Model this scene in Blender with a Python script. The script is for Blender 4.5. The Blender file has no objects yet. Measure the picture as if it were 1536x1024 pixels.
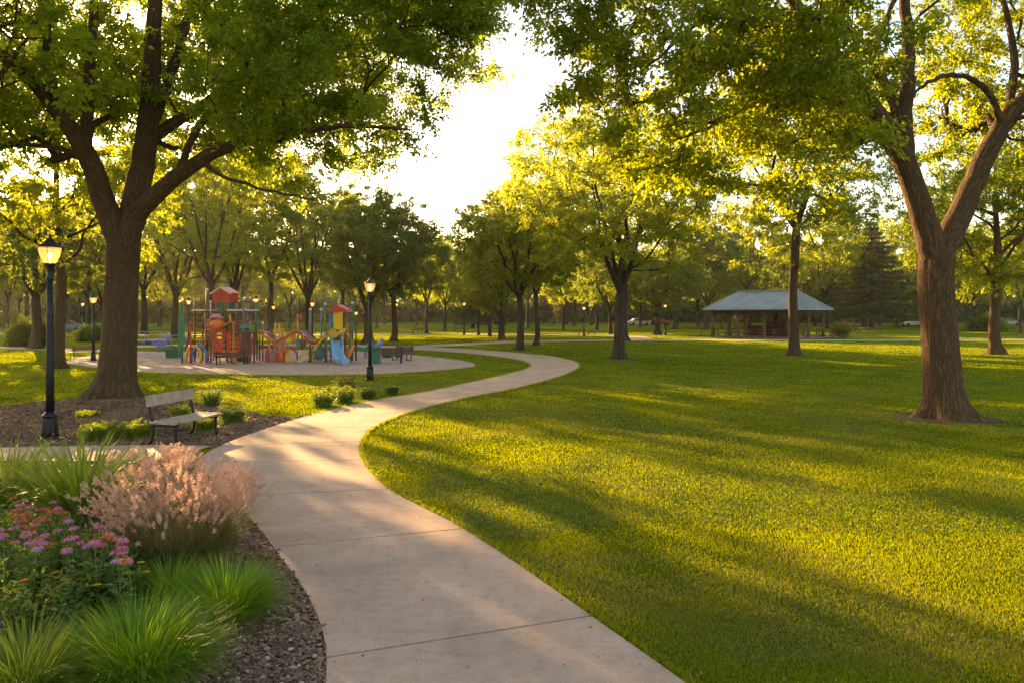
import bpy, math, random
import numpy as np
from mathutils import Vector, Matrix

# ------------------------------------------------------------------ camera, world, sun
SC = bpy.context.scene
COL = SC.collection
HAZE_D = .0002
H, F, HZ = 2.2, 1150.0, 472.0          # eye height, focal length in photo pixels, horizon row
cam_d = bpy.data.cameras.new("camera"); cam = bpy.data.objects.new("camera", cam_d); COL.objects.link(cam)
cam.location = (0, 0, H); cam.rotation_euler = (math.radians(90), 0, 0)
cam_d.sensor_width = 36; cam_d.lens = 36 * F / 1536; cam_d.shift_y = -(512 - HZ) / 1536
cam_d.clip_start = 0.05; cam_d.clip_end = 3000
SC.camera = cam

SUN_AZ, SUN_EL = math.radians(-33), math.radians(13.6)     # azimuth from +Y, negative = left
sun_dir = Vector((math.sin(SUN_AZ) * math.cos(SUN_EL), math.cos(SUN_AZ) * math.cos(SUN_EL), math.sin(SUN_EL)))
w = bpy.data.worlds.new("World"); SC.world = w; w.use_nodes = True
nt = w.node_tree; nt.nodes.clear()
sky = nt.nodes.new('ShaderNodeTexSky'); sky.sky_type = 'NISHITA'; sky.sun_disc = False
sky.sun_elevation = SUN_EL; sky.sun_rotation = SUN_AZ; sky.air_density = 1.0; sky.dust_density = 1.2; sky.ozone_density = 1.0
bg = nt.nodes.new('ShaderNodeBackground'); bg.inputs[1].default_value = 0.115
wo = nt.nodes.new('ShaderNodeOutputWorld')
nt.links.new(sky.outputs[0], bg.inputs[0]); nt.links.new(bg.outputs[0], wo.inputs[0])
sl = bpy.data.lights.new("sun", 'SUN'); sl.energy = 5.0; sl.angle = math.radians(0.55); sl.color = (1.0, 0.71, 0.34)
so = bpy.data.objects.new("sun", sl); COL.objects.link(so)
so.rotation_euler = (-sun_dir).to_track_quat('-Z', 'Y').to_euler(); so.location = (-30, 40, 40)
SC.view_settings.view_transform = 'Standard'; SC.view_settings.look = 'None'
SC.view_settings.exposure = 2.0; SC.view_settings.gamma = 1; SC.view_settings.use_curve_mapping = False
SC.view_settings.use_white_balance = True; SC.view_settings.white_balance_temperature = 7900; SC.view_settings.white_balance_tint = 14
SC.render.engine = 'CYCLES'
cy = SC.cycles
cy.max_bounces = 8; cy.diffuse_bounces = 4; cy.glossy_bounces = 2; cy.transmission_bounces = 5; cy.transparent_max_bounces = 8
cy.volume_bounces = 0; cy.use_denoising = True; cy.denoising_prefilter = 'NONE'; cy.sample_clamp_indirect = 6; cy.caustics_reflective = False; cy.caustics_refractive = False

# ------------------------------------------------------------------ helpers
def gp(px, py):                         # ground point seen at a photo pixel
    Y = H * F / (py - HZ); return ((px - 768) / F * Y, Y)
def at(px, py, Y):                      # point at depth Y
    return np.array([(px - 768) / F * Y, Y, H + (HZ - py) / F * Y])

def noise3(p, seed=0):
    p = np.asarray(p, float); i = np.floor(p).astype(np.int64); f = p - i; f = f * f * (3 - 2 * f)
    def h(ix, iy, iz):
        n = (ix * 374761393 + iy * 668265263 + iz * 2147483647 + seed * 974634777) & 0xFFFFFFFF
        n = ((n ^ (n >> 13)) * 1274126177) & 0xFFFFFFFF
        return ((n ^ (n >> 16)) & 0xFFFF) / 65535.0
    r = 0
    for a in (0, 1):
        for b in (0, 1):
            for c in (0, 1):
                wgt = (f[..., 0] if a else 1 - f[..., 0]) * (f[..., 1] if b else 1 - f[..., 1]) * (f[..., 2] if c else 1 - f[..., 2])
                r = r + wgt * h(i[..., 0] + a, i[..., 1] + b, i[..., 2] + c)
    return r

def nrm(v): return v / np.maximum(np.linalg.norm(v, axis=-1, keepdims=True), 1e-9)

class MB:
    """collects polygons, builds one mesh object"""
    def __init__(s): s.v = []; s.q = []; s.t = []; s.n = 0; s.at = []; s.poly = []
    def add(s, V, Q=None, T=None, bk=None):
        V = np.asarray(V, float).reshape(-1, 3)
        if Q is not None and len(Q): s.q.append(np.asarray(Q, np.int64) + s.n)
        if T is not None and len(T): s.t.append(np.asarray(T, np.int64) + s.n)
        s.v.append(V); s.at.append(V * 0 if bk is None else bk); s.n += len(V)
        return s
    def box(s, c, size, rz=0, ry=0, rx=0, taper=1.0):
        x, y, z = [d / 2 for d in size]
        V = np.array([(-x, -y, -z), (x, -y, -z), (x, y, -z), (-x, y, -z), (-x * taper, -y * taper, z), (x * taper, -y * taper, z), (x * taper, y * taper, z), (-x * taper, y * taper, z)])
        R = np.array(Matrix.Rotation(rz, 3, 'Z') @ Matrix.Rotation(ry, 3, 'Y') @ Matrix.Rotation(rx, 3, 'X'))
        return s.add(V @ R.T + np.array(c, float), [(3, 2, 1, 0), (4, 5, 6, 7), (0, 1, 5, 4), (1, 2, 6, 5), (2, 3, 7, 6), (3, 0, 4, 7)])
    def beam(s, a, b, wd, th):          # board between two points, wd across, th thick
        a = np.array(a, float); b = np.array(b, float); d = nrm(b - a); up = np.array((0, 0, 1.0))
        if abs(d[2]) > .9: up = np.array((0, 1.0, 0))
        u = nrm(np.cross(d, up)); v = np.cross(u, d)
        V = [p + u * wd / 2 * i + v * th / 2 * j for p in (a, b) for i, j in ((-1, -1), (1, -1), (1, 1), (-1, 1))]
        return s.add(V, [(0, 1, 2, 3), (7, 6, 5, 4), (0, 4, 5, 1), (1, 5, 6, 2), (2, 6, 7, 3), (3, 7, 4, 0)])
    def tube(s, pts, r, n=8, cap=True, frame=None, fn=None):
        P = np.asarray(pts, float); m = len(P); r = np.broadcast_to(np.asarray(r, float), (m,))
        T = np.gradient(P, axis=0); T = nrm(T)
        u = np.cross(T[0], (0, 0, 1.0) if abs(T[0][2]) < .9 else (1.0, 0, 0)); u = u / np.linalg.norm(u)
        if frame is not None: u = nrm(np.array(frame, float) - T[0] * np.dot(frame, T[0]))
        ang = np.linspace(0, 2 * math.pi, n, endpoint=False); ca, sa = np.cos(ang), np.sin(ang)
        V = np.zeros((m, n, 3)); B = np.zeros((m, n, 3)); L = 0
        for i in range(m):
            u = u - T[i] * np.dot(u, T[i]); u = u / max(np.linalg.norm(u), 1e-9); v = np.cross(T[i], u)
            if i: L += np.linalg.norm(P[i] - P[i - 1])
            rr = r[i] if fn is None else r[i] * fn(ang, P[i], L)
            ring = (ca * rr)[:, None] * u + (sa * rr)[:, None] * v
            V[i] = P[i] + ring
            B[i, :, 0] = ca * r[i]; B[i, :, 1] = sa * r[i]; B[i, :, 2] = L
        k = np.arange(n); k2 = (k + 1) % n; Q = []
        for i in range(m - 1):
            Q.append(np.stack([i * n + k, i * n + k2, (i + 1) * n + k2, (i + 1) * n + k], 1))
        s.add(V.reshape(-1, 3), np.concatenate(Q), bk=B.reshape(-1, 3))
        if cap:
            o = s.n - m * n
            for e, ring in ((0, k[::-1]), (m - 1, (m - 1) * n + k)):
                s.poly.append(tuple(int(o + q) for q in ring))
        return s
    def lathe(s, prof, c=(0, 0, 0), n=16, fn=None):   # prof: (r, z) rows
        P = np.array(prof, float); ang = np.linspace(0, 2 * math.pi, n, endpoint=False); m = len(P)
        f = np.ones(n) if fn is None else fn(ang)
        V = np.stack([P[:, 0:1] * np.cos(ang) * f, P[:, 0:1] * np.sin(ang) * f, np.repeat(P[:, 1:2], n, 1)], -1) + np.array(c, float)
        k = np.arange(n); k2 = (k + 1) % n
        Q = np.concatenate([np.stack([i * n + k, i * n + k2, (i + 1) * n + k2, (i + 1) * n + k], 1) for i in range(m - 1)])
        o = s.n; s.add(V.reshape(-1, 3), Q)
        if P[0, 0] > 1e-4: s.poly.append(tuple(int(o + q) for q in k[::-1]))
        if P[-1, 0] > 1e-4: s.poly.append(tuple(int(o + (m - 1) * n + q) for q in k))
        return s
    def ball(s, c, r, n=10, sz=1.0):
        return s.lathe([(max(r * math.sin(a), 0), -r * sz * math.cos(a)) for a in np.linspace(0, math.pi, 7)], c, n)
    def prism(s, outline, axis_len, c=(0, 0, 0), rz=0): # outline in x-z, extruded along y
        o = np.array(outline, float); m = len(o)
        V = np.concatenate([np.stack([o[:, 0], np.full(m, -axis_len / 2), o[:, 1]], 1), np.stack([o[:, 0], np.full(m, axis_len / 2), o[:, 1]], 1)])
        R = np.array(Matrix.Rotation(rz, 3, 'Z')); b = s.n
        s.add(V @ R.T + np.array(c, float), [(i, (i + 1) % m, m + (i + 1) % m, m + i) for i in range(m)])
        s.poly.append(tuple(b + i for i in range(m))[::-1]); s.poly.append(tuple(b + m + i for i in range(m)))
        return s
    def mesh(s, name, mat, smooth=False, bark=False):
        V = np.concatenate(s.v); me = bpy.data.meshes.new(name)
        Q = np.concatenate(s.q) if s.q else np.zeros((0, 4), np.int64); T = np.concatenate(s.t) if s.t else np.zeros((0, 3), np.int64)
        loops = np.concatenate([Q.ravel(), T.ravel()] + [np.array(p) for p in s.poly]).astype(np.int32)
        sizes = np.concatenate([np.full(len(Q), 4), np.full(len(T), 3), np.array([len(p) for p in s.poly], int)]).astype(np.int32)
        starts = np.concatenate([[0], np.cumsum(sizes)[:-1]]).astype(np.int32)
        me.vertices.add(len(V)); me.vertices.foreach_set('co', V.astype(np.float32).ravel())
        me.loops.add(len(loops)); me.loops.foreach_set('vertex_index', loops)
        me.polygons.add(len(sizes)); me.polygons.foreach_set('loop_start', starts)
        try: me.polygons.foreach_set('loop_total', sizes)
        except Exception: pass
        me.polygons.foreach_set('use_smooth', np.full(len(sizes), smooth))
        if bark:
            a = me.attributes.new('bk', 'FLOAT_VECTOR', 'POINT'); a.data.foreach_set('vector', np.concatenate(s.at).astype(np.float32).ravel())
        me.update(calc_edges=True); me.validate(verbose=False)
        if mat: me.materials.append(mat)
        return me
    def build(s, name, mat, parent=None, smooth=False, bark=False, loc=None, rz=0):
        return link(name, s.mesh(name, mat, smooth, bark), parent, loc, rz)

def link(name, me, parent=None, loc=None, rz=0):
    o = bpy.data.objects.new(name, me); COL.objects.link(o)
    if parent is not None: o.parent = parent
    if loc is not None: o.location = loc
    if rz: o.rotation_euler = (0, 0, rz)
    return o
def tag(o, label, cat, group=None):
    o['label'] = label; o['category'] = cat
    if group: o['group'] = group
    return o
def thing(name, label, cat, loc=(0, 0, 0), rz=0, group=None, sc=1.0):
    o = link(name, None, None, loc, rz); o.scale = (sc, sc, sc) if not hasattr(sc, '__len__') else sc
    return tag(o, label, cat, group)
def struct(o): o['kind'] = 'structure'; return o
def stuff(o, label=None): o['kind'] = 'stuff'; return o
def dup(root, loc, rz=0, label=None, group=None, sc=None):
    r = root.copy(); COL.objects.link(r); r.location = loc; r.rotation_euler = (0, 0, rz)
    if label: r['label'] = label
    if group: r['group'] = group
    if sc is not None: r.scale = (sc, sc, sc) if not hasattr(sc, '__len__') else sc
    for ch in list(root.children):
        c = ch.copy(); COL.objects.link(c); c.parent = r
        for g in list(ch.children):
            d = g.copy(); COL.objects.link(d); d.parent = c
    return r

# ------------------------------------------------------------------ materials
def newmat(name):
    m = bpy.data.materials.new(name); m.use_nodes = True; t = m.node_tree; t.nodes.clear()
    out = t.nodes.new('ShaderNodeOutputMaterial'); return m, t, out
def N(t, kind, **kw):
    n = t.nodes.new(kind)
    for k, v in kw.items():
        if k.startswith('i_'): n.inputs[k[2:].replace('_', ' ')].default_value = v
        else: setattr(n, k, v)
    return n
def ramp(t, fac, stops):
    r = t.nodes.new('ShaderNodeValToRGB'); e = r.color_ramp.elements
    while len(e) < len(stops): e.new(0.5)
    for x, (p, c) in zip(e, stops): x.position = p; x.color = (*c, 1)
    t.links.new(fac, r.inputs[0]); return r.outputs[0]
def mixc(t, fac, a, b, mode='MIX'):
    m = t.nodes.new('ShaderNodeMix'); m.data_type = 'RGBA'; m.blend_type = mode
    for i, v in ((0, fac), (6, a), (7, b)):
        if hasattr(v, 'links') or hasattr(v, 'is_linked'): t.links.new(v, m.inputs[i])
        elif i == 0: m.inputs[0].default_value = v
        else: m.inputs[i].default_value = (*v, 1)
    return m.outputs[2]
def coords(t, kind='Object', scale=(1, 1, 1)):
    tc = t.nodes.new('ShaderNodeTexCoord'); mp = t.nodes.new('ShaderNodeMapping'); mp.inputs['Scale'].default_value = scale
    t.links.new(tc.outputs[kind], mp.inputs[0]); return mp.outputs[0]
def noise(t, vec, scale, detail=3, rough=.5):
    n = N(t, 'ShaderNodeTexNoise'); n.inputs['Scale'].default_value = scale; n.inputs['Detail'].default_value = detail; n.inputs['Roughness'].default_value = rough
    t.links.new(vec, n.inputs['Vector']); return n.outputs['Fac']
def bump(t, h, strength=.5, dist=.02):
    b = N(t, 'ShaderNodeBump'); b.inputs['Strength'].default_value = strength; b.inputs['Distance'].default_value = dist
    t.links.new(h, b.inputs['Height']); return b.outputs[0]

def paint(name, col, rough=.5, metal=0., var=.25, scale=6., bmp=.15, spec=.4, wear=None):
    m, t, out = newmat(name); p = N(t, 'ShaderNodeBsdfPrincipled'); p.inputs['Roughness'].default_value = rough; p.inputs['Metallic'].default_value = metal
    p.inputs['Specular IOR Level'].default_value = spec
    v = coords(t); n = noise(t, v, scale, 5, .6)
    lo = tuple(c * (1 - var) for c in col); hi = tuple(min(1, c * (1 + var)) for c in col)
    c = ramp(t, n, [(.3, lo), (.7, hi)])
    if wear: c = mixc(t, ramp(t, noise(t, v, scale * 3, 6, .7), [(.58, (0, 0, 0)), (.68, (1, 1, 1))]), c, wear)
    t.links.new(c, p.inputs['Base Color'])
    if bmp: t.links.new(bump(t, noise(t, v, scale * 12, 3), bmp, .004), p.inputs['Normal'])
    t.links.new(p.outputs[0], out.inputs[0]); return m

def leafmat(name, dark, light, trans, fac=.5, rough=.5, big=0.25, spec=.25):
    """leaf: diffuse front + translucent body; hue varies leaf by leaf and branch by branch"""
    m, t, out = newmat(name)
    g = N(t, 'ShaderNodeNewGeometry'); v = coords(t, 'Object'); n = noise(t, v, big, 3, .6)
    a = N(t, 'ShaderNodeMath', operation='MULTIPLY_ADD'); t.links.new(g.outputs['Random Per Island'], a.inputs[0]); a.inputs[1].default_value = .6; 
    s_ = N(t, 'ShaderNodeMath', operation='MULTIPLY_ADD'); t.links.new(n, s_.inputs[0]); s_.inputs[1].default_value = 1.0; s_.inputs[2].default_value = -.3
    t.links.new(s_.outputs[0], a.inputs[2])
    c1 = ramp(t, a.outputs[0], [(.1, dark), (.9, light)])
    c2 = ramp(t, a.outputs[0], [(.1, tuple(x * .75 for x in trans)), (.9, tuple(min(1, x * 1.25) for x in trans))])
    p = N(t, 'ShaderNodeBsdfPrincipled'); p.inputs['Roughness'].default_value = rough; p.inputs['Specular IOR Level'].default_value = spec
    t.links.new(c1, p.inputs['Base Color'])
    tr = N(t, 'ShaderNodeBsdfTranslucent'); t.links.new(c2, tr.inputs[0])
    mx = N(t, 'ShaderNodeMixShader'); mx.inputs[0].default_value = fac
    t.links.new(p.outputs[0], mx.inputs[1]); t.links.new(tr.outputs[0], mx.inputs[2]); t.links.new(mx.outputs[0], out.inputs[0])
    return m

def barkmat(name, dark, light, sc=9., moss=None):
    m, t, out = newmat(name); p = N(t, 'ShaderNodeBsdfPrincipled'); p.inputs['Roughness'].default_value = .9; p.inputs['Specular IOR Level'].default_value = .2
    a = N(t, 'ShaderNodeAttribute', attribute_name='bk'); mp = N(t, 'ShaderNodeMapping'); mp.inputs['Scale'].default_value = (1, 1, .11)
    t.links.new(a.outputs['Vector'], mp.inputs[0]); v = mp.outputs[0]
    n1 = noise(t, v, sc * 1.6, 6, .65)
    vo = N(t, 'ShaderNodeTexVoronoi', feature='DISTANCE_TO_EDGE'); vo.inputs['Scale'].default_value = sc * 1.3
    wv = N(t, 'ShaderNodeVectorMath', operation='ADD'); nz = N(t, 'ShaderNodeTexNoise'); nz.inputs['Scale'].default_value = sc * .8; t.links.new(v, nz.inputs['Vector'])
    sm = N(t, 'ShaderNodeVectorMath', operation='SCALE'); sm.inputs['Scale'].default_value = .12; t.links.new(nz.outputs['Color'], sm.inputs[0])
    t.links.new(v, wv.inputs[0]); t.links.new(sm.outputs[0], wv.inputs[1]); t.links.new(wv.outputs[0], vo.inputs['Vector'])
    e = ramp(t, vo.outputs['Distance'], [(0, (0, 0, 0)), (.22, (1, 1, 1))])
    hgt = mixc(t, .45, e, n1)
    c = mixc(t, hgt, dark, light)
    if moss: 
        c = mixc(t, ramp(t, noise(t, v, 2.2, 4, .6), [(.5, (0, 0, 0)), (.75, (.6, .6, .6))]), c, moss)
    t.links.new(c, p.inputs['Base Color']); t.links.new(bump(t, hgt, 1.0, .035), p.inputs['Normal'])
    t.links.new(p.outputs[0], out.inputs[0]); return m

BARK = barkmat('bark_dark', (.040, .023, .012), (.17, .098, .050), 17, (.06, .06, .02))
BARK_R = barkmat('bark_warm', (.040, .023, .012), (.20, .11, .055), 19)
BARK_F = barkmat('bark_far', (.025, .018, .012), (.10, .07, .045), 5)
LEAF_L = leafmat('leaf_maple_green', (.04, .085, .010), (.10, .14, .014), (.54, .64, .045), .6)
LEAF_R = leafmat('leaf_maple_gold', (.06, .09, .008), (.15, .15, .012), (.54, .60, .035), .58)
LEAF_M = leafmat('leaf_mid', (.05, .085, .010), (.13, .14, .014), (.54, .58, .04), .58, big=.35)
LEAF_D = leafmat('leaf_deep', (.035, .07, .012), (.08, .11, .016), (.40, .45, .045), .52, big=.4)
LEAF_N = leafmat('needle_blue', (.04, .07, .03), (.10, .13, .05), (.28, .30, .07), .4, big=.4)
LEAF_S = leafmat('leaf_shrub', (.045, .10, .02), (.10, .16, .03), (.34, .46, .05), .42, big=2.)

# ------------------------------------------------------------------ ground layout (world metres)
def catmull(P, k=6):
    P = np.array(P, float); Q = [P[0] * 2 - P[1]] + list(P) + [P[-1] * 2 - P[-2]]; out = []
    for i in range(1, len(Q) - 2):
        a, b, c, d = Q[i - 1], Q[i], Q[i + 1], Q[i + 2]
        for j in range(k):
            t = j / k
            out.append(.5 * ((2 * b) + (-a + c) * t + (2 * a - 5 * b + 4 * c - d) * t * t + (-a + 3 * b - 3 * c + d) * t ** 3))
    out.append(P[-1]); return np.array(out)
PAIRS = [((490, 990), (887, 927)), ((410, 823), (695, 795)), ((346, 747), (583, 735)), ((300, 695), (543, 691)), ((330, 670), (541, 663)),
         ((395, 645), (560, 641)), ((470, 622), (610, 620)), ((560, 601), (690, 599)), ((640, 588), (752, 587)), ((705, 574), (812, 573)), ((758, 562), (852, 560)),
         ((790, 553), (869, 549)), ((795, 546), (858, 541)), ((772, 539), (820, 533.5)), ((720, 532), (755, 527.5)), ((660, 527), (690, 523)), ((600, 524), (620, 520)), ((480, 520), (490, 516.5)), ((330, 519), (340, 515.5)), ((160, 523), (170, 519))]
Lp = [(-.35, -2.2), (-.75, 1.6)] + [gp(*a) for a, b in PAIRS]; Rp = [(3.3, -1.6), (1.62, 3.1)] + [gp(*b) for a, b in PAIRS]
K = 8
Ls, Rs = catmull(Lp, K), catmull(Rp, K)
PATH_POLY = np.concatenate([Ls, Rs[::-1]])
def strip(mb, L, R, z, th=.04):
    m = len(L); V = np.concatenate([np.c_[L, np.full(m, z)], np.c_[R, np.full(m, z)], np.c_[L, np.full(m, z - th)], np.c_[R, np.full(m, z - th)]])
    Q = []
    for i in range(m - 1):
        Q += [(i, m + i, m + i + 1, i + 1), (2 * m + i, i, i + 1, 2 * m + i + 1), (m + i, 3 * m + i, 3 * m + i + 1, m + i + 1)]
    Q += [(0, 2 * m, 3 * m, m), (m - 1, 2 * m - 1, 4 * m - 1, 3 * m - 1)]
    mb.add(V, Q)
def pip(x, y, poly):
    px, py = poly[:, 0], poly[:, 1]; c = np.zeros(len(x), bool); n = len(poly)
    for i in range(n):
        x1, y1, x2, y2 = px[i], py[i], px[i - 1], py[i - 1]
        if y1 == y2: continue
        k = ((y1 > y) != (y2 > y)) & (x < (x2 - x1) * (y - y1) / (y2 - y1) + x1); c ^= k
    return c
def flat(mb, poly, z):
    o = mb.n; mb.add(np.c_[poly, np.full(len(poly), z)]); a = sum(poly[i - 1][0] * poly[i][1] - poly[i][0] * poly[i - 1][1] for i in range(len(poly)))
    idx = tuple(range(o, o + len(poly))); mb.poly.append(idx if a > 0 else idx[::-1])

# --- materials of the ground
def concrete(name, base=(.60, .395, .29), stain=.75):
    m, t, out = newmat(name); p = N(t, 'ShaderNodeBsdfPrincipled'); p.inputs['Roughness'].default_value = .85; p.inputs['Specular IOR Level'].default_value = .25
    v = coords(t); n1 = noise(t, v, 1.1, 6, .6); n2 = noise(t, v, 130, 2, .7); n3 = noise(t, v, 9, 5, .7)
    c = ramp(t, n1, [(.3, tuple(x * stain for x in base)), (.7, tuple(x * 1.1 for x in base))])
    c = mixc(t, ramp(t, n2, [(.3, (.7, .7, .7)), (.5, (1, 1, 1)), (.72, (1.15, 1.1, 1.05))]), (0, 0, 0), c) if False else mixc(t, .6, c, ramp(t, n2, [(.32, (.45, .43, .42)), (.5, (1, 1, 1)), (.7, (1.25, 1.2, 1.15))]), 'MULTIPLY')
    c = mixc(t, .7, c, ramp(t, n3, [(.3, (.78, .74, .7)), (.55, (1, 1, 1))]), 'MULTIPLY')
    wd_ = N(t, 'ShaderNodeTexVoronoi', feature='DISTANCE_TO_EDGE'); wd_.inputs['Scale'].default_value = .33; mp2 = N(t, 'ShaderNodeVectorMath', operation='ADD'); nzz = N(t, 'ShaderNodeTexNoise'); nzz.inputs['Scale'].default_value = 3.; nzz.inputs['Detail'].default_value = 6
    t.links.new(v, nzz.inputs['Vector']); t.links.new(v, mp2.inputs[0]); t.links.new(nzz.outputs['Color'], mp2.inputs[1]); t.links.new(mp2.outputs[0], wd_.inputs['Vector'])
    c = mixc(t, .12, c, ramp(t, wd_.outputs['Distance'], [(0, (.5, .46, .42)), (.0016, (1, 1, 1))]), 'MULTIPLY')
    st_ = N(t, 'ShaderNodeTexVoronoi'); st_.inputs['Scale'].default_value = 1.7; t.links.new(mp2.outputs[0], st_.inputs['Vector']); c = mixc(t, .5, c, ramp(t, st_.outputs['Distance'], [(.02, (.55, .5, .46)), (.09, (1, 1, 1))]), 'MULTIPLY')
    t.links.new(c, p.inputs['Base Color']); t.links.new(bump(t, mixc(t, .5, n2, n3), .35, .006), p.inputs['Normal'])
    t.links.new(p.outputs[0], out.inputs[0]); return m
CONC = concrete('concrete_path')
def lawnmat():
    m, t, out = newmat('lawn_turf'); v = coords(t)
    big = noise(t, v, .22, 4, .6); mid = noise(t, v, 1.6, 5, .65); fine = noise(t, v, 28, 4, .7); vf = noise(t, coords(t, 'Object', (1, 1, 1)), 95, 2, .7)
    c = ramp(t, big, [(.3, (.075, .125, .010)), (.7, (.13, .165, .013))])
    c = mixc(t, .55, c, ramp(t, mid, [(.3, (.55, .62, .5)), (.62, (1.15, 1.1, 1)), (.8, (1.5, 1.3, .9))]), 'MULTIPLY')
    c = mixc(t, .65, c, ramp(t, fine, [(.3, (.4, .45, .4)), (.55, (1.05, 1.05, 1)), (.75, (1.7, 1.6, 1.2))]), 'MULTIPLY')
    d = N(t, 'ShaderNodeBsdfDiffuse'); t.links.new(c, d.inputs[0]); t.links.new(bump(t, mixc(t, .5, fine, vf), 1.0, .05), d.inputs['Normal'])
    d2 = N(t, 'ShaderNodeBsdfSheen') if False else d
    t.links.new(d.outputs[0], out.inputs[0]); return m
LAWN = lawnmat()
def mulchmat(name, a, b, c3, sc=28):
    m, t, out = newmat(name); v = coords(t); p = N(t, 'ShaderNodeBsdfPrincipled'); p.inputs['Roughness'].default_value = .9; p.inputs['Specular IOR Level'].default_value = .2
    vo = N(t, 'ShaderNodeTexVoronoi'); vo.inputs['Scale'].default_value = sc; t.links.new(v, vo.inputs['Vector'])
    sx = N(t, 'ShaderNodeSeparateColor'); t.links.new(vo.outputs['Color'], sx.inputs[0])
    c = ramp(t, sx.outputs[0], [(0, a), (.6, b), (1, c3)]); c = mixc(t, .6, c, ramp(t, noise(t, v, 1.3, 4, .6), [(.3, (.6, .55, .5)), (.7, (1.15, 1.1, 1.1))]), 'MULTIPLY')
    t.links.new(c, p.inputs['Base Color']); t.links.new(bump(t, vo.outputs['Distance'], 1, .03), p.inputs['Normal']); t.links.new(p.outputs[0], out.inputs[0]); return m
MULCH = mulchmat('bark_mulch', (.05, .03, .02), (.14, .09, .06), (.27, .19, .14))
CHIPS = mulchmat('playground_wood_chips', (.36, .24, .18), (.50, .35, .27), (.60, .45, .36), 14)

# --- lawn, one sheet to the horizon (gently rolling far away, flat where things stand)
mb = MB(); flat(mb, np.array([(-900, -300), (900, -300), (900, 1600), (-900, 1600)]), 0.0); struct(mb.build('lawn', LAWN))
# --- main path in slabs
mb = MB()
for i in range(len(Lp) - 1):
    a = i * K; L = Ls[a:a + K + 1].copy(); R = Rs[a:a + K + 1].copy()
    for S in (L, R):
        S[0] += (S[1] - S[0]) / np.linalg.norm(S[1] - S[0]) * .013; S[-1] += (S[-2] - S[-1]) / np.linalg.norm(S[-2] - S[-1]) * .013
    strip(mb, L, R, .022, .05)
struct(mb.build('path', CONC))
mb = MB(); ce = (Ls + Rs) / 2; strip(mb, ce + (Ls - ce) * .985, ce + (Rs - ce) * .985, .008, .02); struct(mb.build('path_bed', paint('joint_dirt', (.022, .016, .012), .95)))
# --- side walkway behind the grasses
e0, e1 = gp(322, 669.5), gp(300, 690)
SIDE = np.array([(-30, 12.6), (-30, 11.4), gp(0, 692), gp(150, 692), (e1[0] - .02, e1[1]), (e0[0] - .14, e0[1] - .5), (e0[0] - .03, e0[1]), gp(270, 668), gp(150, 669), gp(0, 672)])
mb = MB(); flat(mb, SIDE, .018); struct(mb.build('walkway', CONC))
# --- far paths
def ribbon(name, pts, wd, z, mat):
    P = catmull(pts, 6); T = nrm(np.gradient(P, axis=0)); Nn = np.c_[-T[:, 1], T[:, 0]] * wd / 2
    mb = MB(); strip(mb, P + Nn, P - Nn, z, .05); return struct(mb.build(name, mat)), np.concatenate([P + Nn, (P - Nn)[::-1]])
_, FP1 = ribbon('far_path', [gp(560, 521.5), gp(640, 519), (-3.0, 58.), (2, 64), (14, 67), (30, 66.5), (60, 68), (90, 72)], 2.6, .012, CONC)
_, FP2 = ribbon('pavilion_path', [(10.5, 66.8), (12, 72), (10, 80), (-6, 86), (-40, 82), (-70, 85)], 2.4, .010, CONC)
_, FP3 = ribbon('left_path', [(-17, 43.5), (-24, 46), (-36, 52), (-70, 60)], 2.0, .009, CONC)
# --- playground surface
PLAY = catmull([gp(100, 545), gp(150, 552), gp(220, 558), gp(350, 561), gp(480, 562), gp(600, 559), gp(700, 551), gp(712, 546), gp(690, 540), gp(640, 534), gp(600, 531), gp(520, 526), gp(400, 524), gp(250, 526), gp(150, 532), gp(100, 540), gp(95, 543)], 6)
mb = MB(); flat(mb, PLAY, .006); struct(mb.build('playground_surface', CHIPS))
# --- mulch beds
left_edge = [tuple(p) for p in Ls]
iL4, iL5, iL7 = K * 5, K * 6, K * 8
bedA = [(-14, -2.), (-.5, -2.)] + left_edge[2:iL4 + 1] + [(e1[0] - .02, e1[1] - .01), gp(150, 693), gp(0, 693), (-14, 11.5)]
MULA = np.array(bedA)
bedB = [gp(-260, 672), gp(0, 671), gp(150, 668), gp(270, 667), gp(323, 668)] + left_edge[iL5:iL7 + 1] + [gp(440, 628), gp(400, 624), gp(370, 617), gp(320, 608), gp(260, 602), gp(215, 598), gp(130, 598), gp(60, 603), gp(0, 611), gp(-200, 630)]
MULB = np.array(bedB)
mb = MB(); flat(mb, MULA, .005); flat(mb, MULB, .005); struct(mb.build('mulch_bed', MULCH))
RNG = np.random.default_rng(7)

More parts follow.
